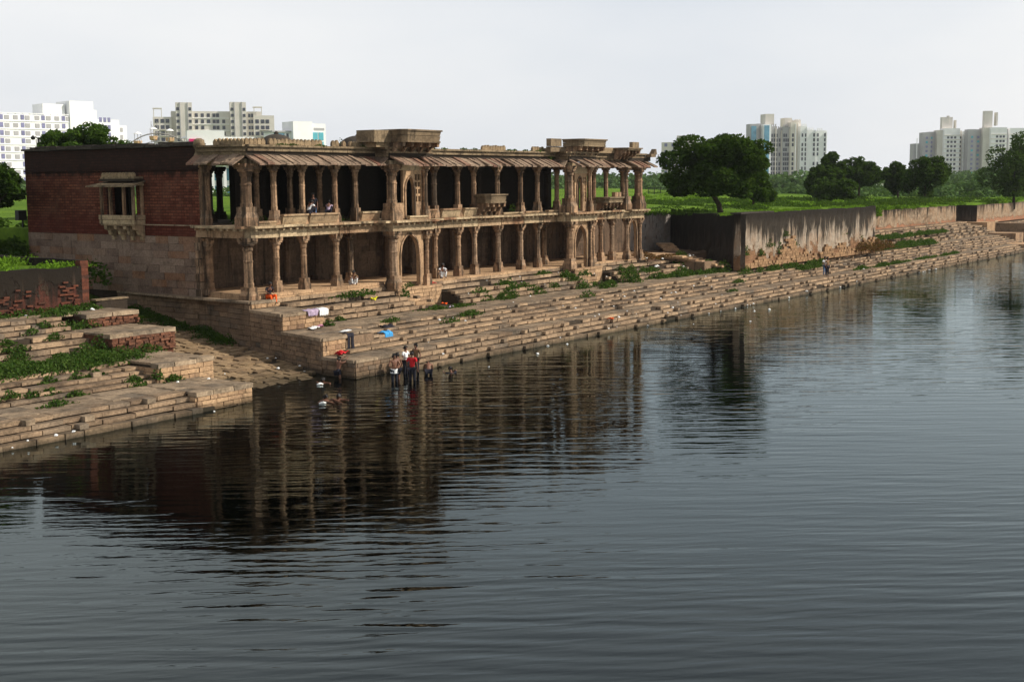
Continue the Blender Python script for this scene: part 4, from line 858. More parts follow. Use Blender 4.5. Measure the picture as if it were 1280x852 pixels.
# ------------------------------------------------------------------ distant buildings
WIN = {}
def winmesh(mk, w_, h_, frame=None):
    k = (mk, round(w_, 2), round(h_, 2), frame)
    if k not in WIN:
        m = MB().box(-w_/2, w_/2, -.05, .25, 0, h_); me = mesh('window', m.V, m.F, MAT[mk]); WIN[k] = me
        s = MB().box(-w_/2-.12, w_/2+.12, -.3, .1, -.16, 0); s.box(-w_/2-.12, w_/2+.12, -.35, .1, h_, h_+.14); WIN[(k, 's')] = mesh('sill', s.V, s.F, MAT[frame or 'white'])
    return WIN[k], WIN[(k, 's')]
def windows(t, xs, z0, nz_, dz, y, mk, w_, h_, budget, rz=0, pv=(0, 0), alt=None, skip=0.0, frame='white', seed=1, sills=False):
    r = random.Random(seed); P = []
    for j in range(nz_):
        for x in xs:
            if r.random() < skip: continue
            mm = mk if (alt is None or r.random() > .2) else alt; P.append((x, z0+j*dz, mm))
    me_more = MB()
    P.sort(key=lambda p: -p[1])
    for x, z, mm in P:
        X = pv[0]+x*math.cos(rz)-y*math.sin(rz); Y = pv[1]+x*math.sin(rz)+y*math.cos(rz)
        if budget[0] > 0:
            a, b = winmesh(mm, w_, h_, frame); o = link('window', a, (X, Y, z), (0, 0, rz), (1, 1, 1), t, True)
            if sills: link('sill', b, parent=o, local=True)
            budget[0] -= 1
        else: me_more.box(X-w_/2, X+w_/2, Y-.05, Y+.2, z, z+h_) if rz == 0 else None
    if me_more.V: tag(me_more.build('more_windows', MAT[mk], t, local=True), kind='stuff')
def block(t, name, x0, x1, y0, y1, z0, z1, mk): return MB().box(x0, x1, y0, y1, z0, z1).build(name, MAT[mk], t, local=True)
def placed(px_az, d, z=6.0): return (d*math.cos(px_az), d*math.sin(px_az), z)
AZ0 = math.atan2(R[1][2], R[0][2])
def az(px): return AZ0-math.atan((px-640)/F)*.99
def facing(px, d, turn=0): p = placed(az(px), d); return p, az(px)-math.pi/2+turn     # local x to the right, y away
# left white apartment block (nine storeys seen)
p, rz = facing(84, 600, math.radians(26)); t = thing('apartment_block', 'bright white apartment slab with rows of lilac windows, behind the tree at the far left', 'apartment block', (p[0], p[1], 4), rz, 'distant apartment blocks'); t.scale = (1, 1, 1.06); W[t.name] = W[t.name] @ Matrix.Diagonal((1, 1, 1.06, 1))
Mx = 600/F      # metres per photo pixel there
block(t, 'wall', -60, 15.2, 0, 14, 0, 33.2, 'white'); block(t, 'wall', 15.2, 26.5, .8, 14, 0, 32.2, 'white'); block(t, 'wall', 24, 31, 2.5, 14, 0, 30, 'white')
block(t, 'stair_tower', 2.5, 13.6, -.6, 12, 0, 39.4, 'white'); block(t, 'stair_tower', 13.6, 15.3, -.2, 12, 0, 36, 'white'); block(t, 'rooftop_room', -8.5, 1.5, 2, 12, 33.2, 38, 'white')
for x in np.arange(-59, 14, 3.1): block(t, 'parapet_post', x, x+.5, 0, .5, 33.2, 33.9, 'white')
bud = [290]
for k, cx in enumerate(np.arange(-55.5, 3, 9.2)):
    windows(t, [cx], 6.2, 9, 3.12, -.1, 'gglass', 1.5, 1.9, bud, seed=k); windows(t, [cx-2.7, cx+2.4] if k % 2 else [cx-3, cx+2.2], 6.2, 9, 3.12, -.1, 'grey', 2.0, 1.7, bud, seed=k+5, skip=.05)
windows(t, [17.5, 19.6, 21.6], 6.2, 9, 3.12, .7, 'gglass', 1.3, 1.9, bud); windows(t, [8.6], 6.2, 8, 3.12, -.7, 'gglass', 1.2, 1.3, bud, skip=.2); windows(t, [26.3, 28.4], 5.6, 8, 3.1, 2.4, 'grey', 1.3, 1.8, bud)
for k in range(9): block(t, 'floor_band', -60, 2.4, -.25, 0, 8.6+3.12*k, 8.9+3.12*k, 'white')
# middle grey unfinished towers
p, rz = facing(271, 680, math.radians(3)); t = thing('apartment_block', 'unfinished grey concrete apartment block with two projecting shafts, above the palace roof', 'apartment block', (p[0], p[1], 4), rz, 'distant apartment blocks')
block(t, 'wall', -21, 24, 3, 15, 0, 42, 'pale'); bud = [299]
for x0, x1, zt in ((-18.8, -10.8, 46.2), (8.2, 16.2, 46.6)): block(t, 'shaft', x0, x1, -.5, 5, 0, zt, 'pale'); windows(t, [x0+1.0, x1-1.0], 5, 13, 3.1, -.6, 'glass', 1.3, 1.5, bud); block(t, 'pilaster', x0+1.9, x0+2.3, -.9, -.5, 0, zt, 'grey'); block(t, 'pilaster', x1-2.3, x1-1.9, -.9, -.5, 0, zt, 'grey')
for x0, x1, zt in ((-30, -21, 43), (20, 30.5, 44)):
    block(t, 'wall', x0, x1, 1.5, 13, 0, zt-4, 'pale'); block(t, 'roof_frame_slab', x0, x0+4.5, 1.5, 6, zt, zt+.5, 'pale')
    for xx in (x0+.2, x0+4): block(t, 'roof_frame_post', xx, xx+.4, 1.6, 2, zt-4, zt, 'pale')
    windows(t, [x0+1.8, x0+4.6, x0+7], 5, 11, 3.1, 1.4, 'glass', 1.8, 1.9, bud, skip=.1)
    for k in range(9): block(t, 'balcony_slab', x0+3.4, x0+7.6, -.2, 1.5, 7.6+3.1*k, 7.9+3.1*k, 'pale')
windows(t, [-8.6, -5.6, -2.6, .2, 2.0, 5.0], 5, 12, 3.1, 2.9, 'glass', 1.5, 1.8, bud, skip=.06); windows(t, [18, 19.4], 5, 12, 3.1, 2.9, 'glass', 1.1, 1.8, bud)
for k in range(11): block(t, 'floor_band', -10.5, 8, 2.7, 3.0, 7.4+3.1*k, 7.7+3.1*k, 'white')
# white and glass office to the right of it
p, rz = facing(377, 500, math.radians(25)); t = thing('office_building', 'low white office with blue glass bands, between the grey block and open sky', 'office building', (p[0], p[1], 4), rz)
block(t, 'wall', -10.3, -3, 1.5, 10, 0, 24.5, 'white'); block(t, 'wall', -3, 5, -1, 9, 0, 28.5, 'white'); block(t, 'wall', 5, 11, 0, 9, 0, 27.8, 'white'); block(t, 'roof_slab', -10.8, -2.6, .8, 10, 24.5, 25, 'grey')
bud = [60]; windows(t, [-9.2, -7.6, -6.2], 4, 6, 3.4, 1.4, 'bglass', 1.3, 3.0, bud); windows(t, [-4.3], 5, 6, 3.4, 1.4, 'glass', .9, 2, bud); windows(t, [6.6, 9.0], 4, 6, 3.5, -.1, 'teal', 2.0, 3.0, bud); block(t, 'parapet_recess', 6, 10.4, -.1, .1, 25.3, 26.2, 'grey')
# portico building behind the palace
p, rz = facing(273, 245, math.radians(3)); t = thing('portico_building', 'white building with tall porch columns and a magenta end wall, seen through the palace bay', 'building', (p[0], p[1], 6.2), rz)
block(t, 'wall', -4.5, 7, 1.5, 10, 0, 11.8, 'white'); block(t, 'upper_wall', -5.2, 1.5, 0, 10, 9.2, 12.9, 'white'); block(t, 'magenta_wall', -4.9, -2.8, -.25, 0, 9.2, 11.4, 'magenta'); block(t, 'porch_roof', -6, 7, -1.5, 1.5, 6.6, 9.1, 'cream')
for x in (-5.6, -3.4, -1.2, 1.0, 3.2, 5.4): block(t, 'porch_column', x, x+.55, -1.2, -.7, 0, 6.6, 'white')
bud = [20]; windows(t, [-2.3, 0, 2.2, 4.4], .6, 2, 3.2, 1.4, 'bglass', 1.4, 2.2, bud)
# tall block right of the tree: blue glass bays, side shade painted as grey render, white front fins
p, rz = facing(987, 850, math.radians(20)); t = thing('apartment_tower', 'tall white tower with two blue glass bays, right of the big lawn tree', 'apartment tower', (p[0], p[1], 2.8), rz, 'distant apartment towers')
u = 850/F
def X(px, c, u_): return (px-c)*u_*1.03
zt = 41; c = 987
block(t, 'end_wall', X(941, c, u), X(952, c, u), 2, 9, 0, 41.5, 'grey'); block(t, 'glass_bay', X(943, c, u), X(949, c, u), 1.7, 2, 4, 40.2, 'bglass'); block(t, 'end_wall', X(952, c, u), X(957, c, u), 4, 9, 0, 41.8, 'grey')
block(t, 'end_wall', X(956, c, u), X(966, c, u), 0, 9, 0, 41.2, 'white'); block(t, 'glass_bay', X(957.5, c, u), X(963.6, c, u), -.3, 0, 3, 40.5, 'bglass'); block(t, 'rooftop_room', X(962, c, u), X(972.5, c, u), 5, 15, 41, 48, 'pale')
bud = [290]
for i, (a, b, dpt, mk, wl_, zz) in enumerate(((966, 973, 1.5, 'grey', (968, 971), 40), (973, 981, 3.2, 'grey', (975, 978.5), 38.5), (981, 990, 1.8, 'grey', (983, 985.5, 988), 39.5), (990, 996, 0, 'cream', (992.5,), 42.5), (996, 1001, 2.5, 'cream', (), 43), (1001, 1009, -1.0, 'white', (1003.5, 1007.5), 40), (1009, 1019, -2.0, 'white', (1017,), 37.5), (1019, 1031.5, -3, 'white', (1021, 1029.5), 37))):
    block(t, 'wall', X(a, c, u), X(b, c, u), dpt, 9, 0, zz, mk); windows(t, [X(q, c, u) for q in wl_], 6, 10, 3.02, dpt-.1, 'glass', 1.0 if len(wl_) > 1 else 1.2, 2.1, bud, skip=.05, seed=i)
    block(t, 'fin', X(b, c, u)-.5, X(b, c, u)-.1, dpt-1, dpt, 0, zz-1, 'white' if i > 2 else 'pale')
    for q in range(3): block(t, 'rooftop_post', X(a+1.5+q*2.4, c, u), X(a+2.2+q*2.4, c, u), dpt, dpt+1, zz, zz+1.5, mk)
block(t, 'rooftop_room', X(986, c, u), X(995, c, u), 6, 14, 40, 45.5, 'pale'); block(t, 'rooftop_room', X(1000, c, u), X(1006, c, u), 6, 14, 40, 44, 'pale')
# pair at right, shade of the left sides painted as grey segments
def pair(label, c, segs, tops, d=950, mast=None):
    p, rz = facing(c, d, math.radians(20)); t = thing('apartment_tower', label, 'apartment tower', (p[0], p[1], .6), rz, 'distant apartment towers'); u = d/F; bud = [290]
    for i, (a, b, dpt, mk, wl_, zz, wk) in enumerate(segs):
        block(t, 'wall', X(a, c, u), X(b, c, u), dpt, dpt+8, 0, zz, mk)
        if wl_: windows(t, [X(q, c, u) for q in wl_], 5, int((zz-6)/3.05), 3.05, dpt-.1, wk, 1.5, 1.5, bud, alt='teal' if wk != 'glass' else None, seed=i+3, sills=False)
        if mk == 'white':
            for k in range(int((zz-6)/3.05)): block(t, 'floor_band', X(a, c, u), X(b, c, u), dpt-.35, dpt, 7.1+3.05*k, 7.5+3.05*k, 'cream')
    for (a, b, dpt, z0, z1) in tops: block(t, 'rooftop_room', X(a, c, u)+2, X(b, c, u)-1, dpt, dpt+4, z0, z1, 'pale')
    if mast: block(t, 'mast', X(mast, c, u), X(mast, c, u)+.4, 0, .4, 0, 36, 'white')
    return t
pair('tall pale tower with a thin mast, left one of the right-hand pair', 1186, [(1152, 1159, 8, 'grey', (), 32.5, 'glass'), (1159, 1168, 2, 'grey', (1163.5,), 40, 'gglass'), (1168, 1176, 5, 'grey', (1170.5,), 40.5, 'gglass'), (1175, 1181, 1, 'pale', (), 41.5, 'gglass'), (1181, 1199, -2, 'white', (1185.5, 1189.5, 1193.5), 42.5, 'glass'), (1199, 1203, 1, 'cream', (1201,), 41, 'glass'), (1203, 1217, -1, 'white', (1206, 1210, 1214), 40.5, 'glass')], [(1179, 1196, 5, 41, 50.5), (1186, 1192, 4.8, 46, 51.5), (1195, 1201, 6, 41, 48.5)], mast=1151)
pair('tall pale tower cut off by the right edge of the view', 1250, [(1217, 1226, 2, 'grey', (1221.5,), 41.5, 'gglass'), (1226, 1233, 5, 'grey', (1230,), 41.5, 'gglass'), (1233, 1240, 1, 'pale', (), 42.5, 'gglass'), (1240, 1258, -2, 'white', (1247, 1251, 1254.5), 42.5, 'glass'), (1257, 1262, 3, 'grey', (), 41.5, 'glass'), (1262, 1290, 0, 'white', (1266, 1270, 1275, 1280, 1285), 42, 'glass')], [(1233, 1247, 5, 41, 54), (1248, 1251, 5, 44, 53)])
# small distant white blocks seen through the greenery
p, rz = facing(1104, 420); t = thing('low_building', 'tiny low white building far off between the two bushy trees on the right', 'building', (p[0], p[1], 5.5), rz); block(t, 'wall', -1.4, 1.4, 0, 4, 0, 1.9, 'white'); block(t, 'roof', -1.7, 1.7, -.3, 4.3, 1.9, 2.2, 'pale'); block(t, 'door', -.4, .3, -.1, 0, 0, 1.5, 'glass')
p, rz = facing(856, 600); t = thing('apartment_block', 'pale roof line of a far block just showing left above the big tree', 'apartment block', (p[0], p[1], 4), rz, 'distant apartment blocks'); block(t, 'wall', -10, 12, 0, 12, 0, 22.5, 'pale'); block(t, 'stair_tower', -3, 5, 1, 8, 22.5, 25.5, 'pale'); bud = [60]; windows(t, list(np.arange(-8, 11, 3.2)), 5, 6, 3.1, -.1, 'gglass', 1.3, 1.5, bud)
# ------------------------------------------------------------------ ferris wheel, lamps, fence, tank
p, rz = facing(200, 250); fwz = -2.2+6; t = thing('ferris_wheel', 'small ferris wheel with cream tub gondolas showing above the brick palace wall', 'ferris wheel', (p[0], p[1], 5), rz)
cz = 6.4; Rw = 7.4
def ring(r, y, th=.09, n_=48):
    m = MB(); pts = [(r*math.cos(a), y, cz+r*math.sin(a)) for a in np.linspace(0, 2*math.pi, n_+1)]; return m.tube(pts, th, 5)
for y in (-.7, .7): ring(Rw, y).build('rim', MAT['steel'], t, local=True); ring(Rw*.8, y, .06).build('inner_rim', MAT['steel'], t, local=True)
for k in range(16):
    a = 2*math.pi*k/16+.1
    for y in (-.7, .7): MB().tube([(0, y, cz), (Rw*math.cos(a), y, cz+Rw*math.sin(a))], .06, 5).build('spoke', MAT['steel'], t, local=True)
    gx, gz = (Rw+.2)*math.cos(a), cz+(Rw+.2)*math.sin(a); m = MB(); m.lathe([(.35, -1.55), (.75, -1.35), (.82, -.75), (.78, -.7)], 10); g = m.build('gondola', MAT['gond'], t, local=True, loc=(gx, 0, gz))
    c_ = MB(); c_.lathe([(.8, .55), (.5, .8), (.05, .95)], 10); c_.build('canopy', MAT['white'], g, local=True); q = MB()
    for s in ((-.6, 0), (.6, 0), (0, .6), (0, -.6)): q.tube([(s[0], s[1], -.8), (s[0]*.9, s[1]*.9, .6)], .04, 4)
    q.build('gondola_frame', MAT['steel'], g, local=True)
for y in (-1.4, 1.4):
    for s in (-1, 1): MB().tube([(0, y*.7, cz), (s*4.5, y, -5)], .14, 6).build('support_leg', MAT['steel'], t, local=True)
p, rz = facing(196, 262); t = thing('pylon', 'thin lattice pylon rising left of the grey apartment block', 'pylon', (p[0], p[1], 5), rz)
for sx_, sy_ in ((-.9, -.9), (.9, -.9), (.9, .9), (-.9, .9)): MB().tube([(sx_, sy_, -2), (sx_*.6, sy_*.6, 16.5)], .05, 4).build('leg', MAT['steel'], t, local=True)
for k in range(7):
    z = 2+2*k; f = 1-.022*z; MB().tube([(-.9*f, -.9*f, z), (.9*f, -.9*f, z+2)], .035, 4).build('brace', MAT['steel'], t, local=True); MB().tube([(.9*f, -.9*f, z), (-.9*f, -.9*f, z+2)], .035, 4).build('brace', MAT['steel'], t, local=True)
p, rz = facing(51, 112); t = thing('street_lamp', 'double-armed black street lamp above the tree at the far left', 'street lamp', (p[0], p[1], 6), rz)
MB().tube([(0, 0, -2), (0, 0, 7.3)], .07, 8).build('pole', MAT['iron'], t, local=True)
for s in (-1, 1): MB().tube([(0, 0, 7.1), (s*.2, 0, 7.35), (s*.4, 0, 7.3)], .035, 6).build('arm', MAT['iron'], t, local=True); m = MB(); m.lathe([(.05, 7.45), (.2, 7.3), (.16, 7.15), (.06, 7.1)], 8, s*.42, 0); m.build('lamp_head', MAT['iron'], t, local=True)
t = thing('meter_post', 'black post carrying a small box beside the left edge of the brick wall', 'post', (49.9, 74.6, 4.6)); MB().box(49.86, 49.94, 74.56, 74.64, 3.5, 7.2).build('post', MAT['iron'], t); MB().box(49.5, 50.1, 74.4, 74.8, 7.2, 7.85).build('box', MAT['iron'], t)
p, rz = facing(843, 210, .1); t = thing('metal_fence', 'black iron railing crossing the lawn beside the palace, in front of the hazy slope', 'fence', (p[0], p[1], 6.4), rz)
for z in (.15, 1.0, 1.75): MB().box(-4, 4.2, -.03, .03, z, z+.07).build('rail', MAT['iron'], t, local=True)
for k in range(9): MB().box(-4+k*1.0, -3.9+k*1.0, -.06, .06, -.3, 1.9).build('post', MAT['iron'], t, local=True)
bars = mesh('bar', *(lambda m: (m.V, m.F))(MB().box(-.02, .02, -.02, .02, 0, 1.75)), MAT['iron'])
for k in range(40): link('bar', bars, (-3.9+k*.2, 0, .1), parent=t, local=True)
m = MB(); m.lathe([(.5, 0), (.62, .1), (.62, 1.0), (.45, 1.25), (.2, 1.3)], 16); m.build('water_tank', MAT['blue'], smooth=True, loc=(53.4, 57.4, 11.3), scale=(.42, .42, .6)); tag(bpy.data.objects['water_tank'], 'blue plastic water tank on the palace roof beside the first black dome', 'water tank')
# ------------------------------------------------------------------ trees and bushes
tree('shade_tree', 'big dark spreading neem tree standing alone on the lawn behind the bastion wall', 'tree', 107.2, 52.6, 6.4, (106.2, 52.4, 10.15, 4.6, 5.3, 3.25), 8.6, 11, 36000, .17, lean=(-1.2, .9), tr=.24, nb=64, br=.24, flat=-.5)
tree('shade_tree', 'smaller dark tree merging with the right flank of the big lawn tree', 'tree', 126.3, 58.2, 6.2, (126.3, 58.2, 8.4, 2.0, 2.2, 2.2), 7.2, 12, 9000, .17, nb=30)
tree('round_tree', 'dense tree whose crown pokes above the left half of the brick palace wall', 'tree', 65, 89, 5.8, (65.2, 88.7, 12.1, 3.3, 3.9, 2.1), 10.5, 13, 17000, .15, 'leafM', nb=54, br=.26)
tree('round_tree', 'dark tree cut off by the left edge of the view beside the brick wall', 'tree', 46.2, 72.4, 5.0, (46.0, 72.2, 9.2, 2.2, 2.2, 1.9), 8, 14, 12000, .14, nb=36)
ra = [('small lawn tree left of the pale tower bases, nearest the bastion wall end', 1028, 190, 5.2, 8.9, 2.1, 2.6, 15), ('bushy tree with a pointed top just right of the tall blue-bayed tower', 1040, 200, 5.5, 10.6, 2.3, 2.4, 16), ('broad two-lobed tree behind the end of the streaked bastion wall', 1077, 215, 5.5, 10.4, 3.2, 2.8, 17), ('round dark bush-like tree left of the pale tower pair', 1126, 200, 5, 9.2, 2.3, 2.5, 18), ('dark pointed tree in front of the left pale tower', 1160, 195, 5, 9.4, 2.9, 3.2, 19), ('large dark tree cut off by the right edge of the view', 1272, 210, 5, 10.8, 4.6, 4.6, 20), ('low dark shrub tree below the bushy pair', 1050, 180, 5.2, 7.4, 3.2, 1.9, 21)]
for lab, px, d, z0, zc, rx, rz_, sd_ in ra:
    q = placed(az(px), d); tree('bushy_tree', lab, 'tree', q[0], q[1], z0, (q[0], q[1], zc, rx, rx, rz_), zc-.5, sd_, 8500, .22, nb=34, group='trees on the far bank lawn', flat=-.75)
def shrubs(name, label_kind, cents, mat, size, seed, n_per):
    P = []; r = np.random.default_rng(seed)
    for (x, y, z, rx, ry, rz_) in cents:
        d = r.normal(size=(n_per, 3)); d /= np.linalg.norm(d, axis=1)[:, None]; d[:, 2] = np.abs(d[:, 2])
        P.append(np.array([x, y, z])+d*np.array([rx, ry, rz_])*(.6+.45*r.random((n_per, 1))))
    V, Fc = leaves(np.concatenate(P), size, seed); return tag(link(name, mesh(name, V, Fc, MAT[mat])), kind='stuff')
r_ = np.random.default_rng(5)
def band(px0, px1, n_, d0, d1, z, w0, w1, h0, h1):
    L = []
    for k in range(n_):
        px = r_.uniform(px0, px1); d = r_.uniform(d0, d1); a = az(px); w_ = r_.uniform(w0, w1); L.append((d*math.cos(a), d*math.sin(a), z-.3, w_, w_, r_.uniform(h0, h1)))
    return L
shrubs('distant_woodland', '', band(-200, 1500, 380, 420, 800, 4.5, 7, 16, 4.5, 8.5), 'leafF', .9, 1, 420)
shrubs('distant_woodland', '', band(-200, 1500, 260, 800, 1500, 3, 14, 30, 7, 12), 'leafF', 2.2, 2, 220)
shrubs('middle_scrub', '', band(1060, 1400, 60, 240, 380, 4.8, 2.5, 6, 2.5, 5.5)+band(700, 1060, 26, 270, 340, 5.8, 2, 5, 1.2, 2.4)+band(-200, 300, 40, 200, 330, 5.8, 3, 6, 2, 4), 'leafF', .42, 3, 520)
shrubs('bright_undergrowth', '', band(900, 1060, 46, 150, 210, 6.0, 1.2, 2.6, .5, 1.1)+band(790, 900, 30, 190, 260, 6.6, 1.5, 3, .6, 1.3), 'leafB', .2, 4, 420)
L = [(r_.uniform(129, 330), 53.9+abs(r_.normal(0, 1.6)), 5.5, r_.uniform(.8, 1.8), r_.uniform(.6, 1.2), r_.uniform(.3, .95)) for k in range(150)]+[(r_.uniform(132, 200), r_.uniform(55, 75), 5.6, 2, 2, .9) for k in range(40)]
L += [(x, 53.0, z, .8, .25, 1.2) for x, z in ((130, 4.3), (133, 3.4), (141, 4.4), (139.8, 3.8), (141.2, 3.2), (150, 5.0), (193, 3.9), (129.5, 3.2))]
shrubs('bright_undergrowth', '', L, 'leafB', .15, 6, 360)
shrubs('ditch_shrubs', '', [(48+r_.uniform(0, 9), r_.uniform(74, 90), 5.6+r_.uniform(-.5, .8), 1.4, 1.4, .9) for k in range(26)]+[(44.5+r_.uniform(-3, 4), r_.uniform(64, 90), 3.6, 1.3, 1.5, 1.5) for k in range(20)]+[(r_.uniform(45.5, 49), r_.uniform(72, 92), r_.uniform(3.6, 5.6), 1.5, 1.5, 1.3) for k in range(30)]+[(r_.uniform(54, 70), r_.uniform(73, 78), 6.6, 1, 1, .8) for k in range(16)], 'leafM', .13, 7, 420)
# weeds on walls, steps and ramp
def weeds(name, spots, seed, n_=90, h=.3, mat='leafW', size=.07):
    r = np.random.default_rng(seed); P = []
    for (x, y, z, rx, ry, hh) in spots:
        k = int(n_*max(.4, rx*ry*2.2)); a = r.normal(0, .5, (k, 2)); P.append(np.stack([x+a[:, 0]*rx, y+a[:, 1]*ry, z+hh*r.random(k)**1.3*np.exp(-(a**2).sum(1))], 1))
    V, Fc = leaves(np.concatenate(P), size, seed, up=-.2); return tag(link(name, mesh(name, V, Fc, MAT[mat])), kind='stuff')
def on(P_, x, i, dx=1.0, dy=.35, h=.3): y, z, _, _ = P_[i]; return (x, y+.2, z, dx, dy, h)
gw = [(r_.uniform(25, 37), r_.uniform(47.3, 49.6), 1.6, .9, .7, .42) for k in range(85)]
gw += [(r_.uniform(24, 36), lp[i][0]-.05, lp[i][1]-.15, .45, .15, .3) for i in (9, 10, 11, 12, 12, 13, 14, 4, 5, 7) for k in range(4)]
gw += [(36.6+r_.uniform(-.3, .4), 49.5, 1.9, .5, .7, .8), (37.2, 48.5, 1.65, .9, .4, .5), (38.6, 48.5, 1.65, .9, .4, .45), (35.6, 49, 1.7, .8, .6, .75), (37, 52, 2.7, 1.0, .3, .45), (38, 52, 2.7, .8, .3, .4), (37, 53, 3.3, 1, .4, .3)]
gw += [(r_.uniform(24, 40), 54.2, 3.25, .9, .3, .4) for k in range(26)]+[(30.2, 43.6, .82, .7, .3, .25), (37, 44.7, .85, .5, .2, .3), (36.3, 44.9, 1.0, .3, .3, .6), (29.3, 45.3, 1.1, .6, .2, .35)]
weeds('step_weeds', gw, 11, 330, .3, size=.075)
mw = [(60.3, 48.6, 2.5, 1.2, .3, .25), (59.4, 50.2, 2.9, .3, .3, .8), (62.0, 48.2, 2.4, 1.6, .3, .25), (57.6, 45.4, 2.05, .9, .3, .3), (59.8, 45.6, 2.05, 1.2, .4, .35), (53.6, 46.3, 2.05, .8, .3, .3), (52.4, 49.1, 2.5, .5, .2, .3), (50.4, 48, 2.05, .3, .3, .4), (55.5, 51, 3.0, 1.4, .3, .35), (57, 51.2, 3.0, 1, .3, .35)]
mw += [(r_.uniform(66, 75.5), r_.uniform(48.6, 50.4), 2.3, .8, .3, .42) for k in range(15)]+[(r_.uniform(76, 80), r_.uniform(47, 50.5), 2.4, .7, .4, .5) for k in range(10)]+[(73.5, 46, 2.05, 1, .3, .5), (76, 51.3, 3.0, .9, .3, .3)]
mw += [(r_.uniform(83.5, 86), r_.uniform(48, 50), 2.6, .6, .5, .8) for k in range(8)]+[(r_.uniform(88, 97.5), r_.uniform(47.6, 49.6), 2.2, 1.1, .4, .42) for k in range(20)]+[(88, 49.8, 2.8, .8, .4, .5), (97.3, 47.5, 2.4, 1, .6, 1.1), (98.4, 46.0, 2.1, 1.2, .5, .7), (96.5, 48.5, 2.6, 1, .8, 1.2), (95.5, 50.5, 3, 1, 1, 1.1), (94.2, 44.6, 1.9, 1, .3, .3), (90, 43.1, 1, .8, .2, .25)]
mw += [(r_.uniform(108, 116), r_.uniform(44.9, 45.9), 2.05, 1.0, .4, .45) for k in range(18)]+[(r_.uniform(118, 150), r_.uniform(43.0, 43.4), .95, 1.8, .25, .4) for k in range(22)]+[(r_.uniform(130, 150), r_.uniform(45.5, 48.5), 2.1, 1.8, .5, .6) for k in range(24)]+[(r_.uniform(134, 162), r_.uniform(48.5, 50.2), 2.9, 1.8, .5, .45) for k in range(18)]+[(r_.uniform(100, 108), 45.8, 2.05, .8, .3, .5) for k in range(9)]
mw += [(106.8, 46.15, 4.6, .7, .2, .8), (103.7, 46.15, 3.8, .9, .2, .8), (108.8, 46.1, 3.7, .7, .2, .8), (105.6, 46.1, 3.1, .5, .2, 1.1), (120.5, 46, 4.2, .8, .2, .9), (124.8, 45.9, 3.6, .6, .2, 1.0), (101.8, 46.1, 3.0, .5, .2, .6), (99, 46.15, 3.3, .5, .2, .9)]
mw = [(a, b, (groundz(b) if not (a > 97.5 and 46.0 < b < 46.3) else c), d_, e, f) if c < 3.05 and a < 128 else (a, b, c-.15, d_, e, f) for a, b, c, d_, e, f in mw]
mw += [(r_.uniform(79.5, 83.2), 49.7, 1.85, .6, .3, .25) for k in range(4)]
weeds('step_weeds', mw, 12, 230, size=.085)
weeds('dry_weeds', [(r_.uniform(124, 131), r_.uniform(44.8, 47.5), 2.1+r_.uniform(0, .5), 1.2, .6, .9) for k in range(30)]+[(r_.uniform(91, 97), r_.uniform(50.5, 56), 3.15, .8, .5, .2) for k in range(20)], 13, 160, mat='leafR', size=.08)
weeds('ramp_weeds', [(flankx(y)-.5+r_.normal(0, .25), y, rampz(y), .6, .6, .45) for y in np.arange(53, 63, .35)]+[(r_.uniform(40.8, 42.5), y, rampz(y), .6, .5, .4) for y in np.arange(53, 60, .5)]+[(49.0, 52.8, 3.0, .3, .3, .35), (44.5, 59, 1.8, 2, 1, .8), (42.3, 61, 2.2, 1.5, 1.2, .9)], 14, 240, mat='leafM', size=.07)
weeds('roof_weeds', [(r_.uniform(50, 60), r_.uniform(53, 56), 7.15, .7, .4, .45) for k in range(12)]+[(58.4, 52.4, 11.6, .4, .2, .35), (77.4, 52.3, 11.5, .7, .2, .3), (78.4, 52.2, 11.0, .4, .2, .5), (79.0, 52.6, 11.6, .6, .2, .3)]+[(r_.uniform(49, 90), 52.1, 11.55, .5, .1, .14) for k in range(26)]+[(57.6, 53.5, 11.4, .6, .3, .75), (75.4, 53.5, 7.2, .4, .3, .8), (60.9, 51.1, 3.05, .35, .2, .35)], 15, 150, size=.06)
weeds('wall_top_grass', [(r_.uniform(15, 40), r_.uniform(54.9, 57), 5.4, 1, .4, .35) for k in range(60)]+[(r_.uniform(34, 40), 59, 5.4, .8, .5, .5) for k in range(16)]+[(r_.uniform(98, 128), 46.9+abs(r_.normal(0, .6)), 6.5, 1.2, .4, .3) for k in range(70)]+[(r_.uniform(92, 107), 58.4, 6.35, 1.2, .3, .3) for k in range(20)], 16, 170, mat='leafB', size=.07)
weeds('lawn_tufts', [(r_.uniform(100, 190), r_.uniform(50, 95), 6.35, 2.2, 2.2, .5) for k in range(160)], 17, 22, mat='leafM', size=.14)
# ------------------------------------------------------------------ people
def skinmesh(name, joints, edges, mat, parent, root=0, sub=1):
    """joints: list of (x,y,z,rx,ry)"""
    me = bpy.data.meshes.new(name); me.from_pydata([j[:3] for j in joints], edges, []); me.materials.append(mat)
    o = bpy.data.objects.new(name, me); COL.objects.link(o); o.parent = parent; W[o.name] = W[parent.name].copy()
    md = o.modifiers.new('skin', 'SKIN'); md.use_smooth_shade = True; md.branch_smoothing = .3
    sk = me.skin_vertices[0].data if me.skin_vertices else None
    if sk is None:
        bm = bmesh.new(); bm.from_mesh(me); bm.verts.layers.skin.verify(); bm.to_mesh(me); bm.free(); sk = me.skin_vertices[0].data
    for i, j in enumerate(joints): sk[i].radius = (j[3], j[4] if len(j) > 4 else j[3]); sk[i].use_root = (i == root)
    s = o.modifiers.new('sub', 'SUBSURF'); s.levels = s.render_levels = sub
    return o
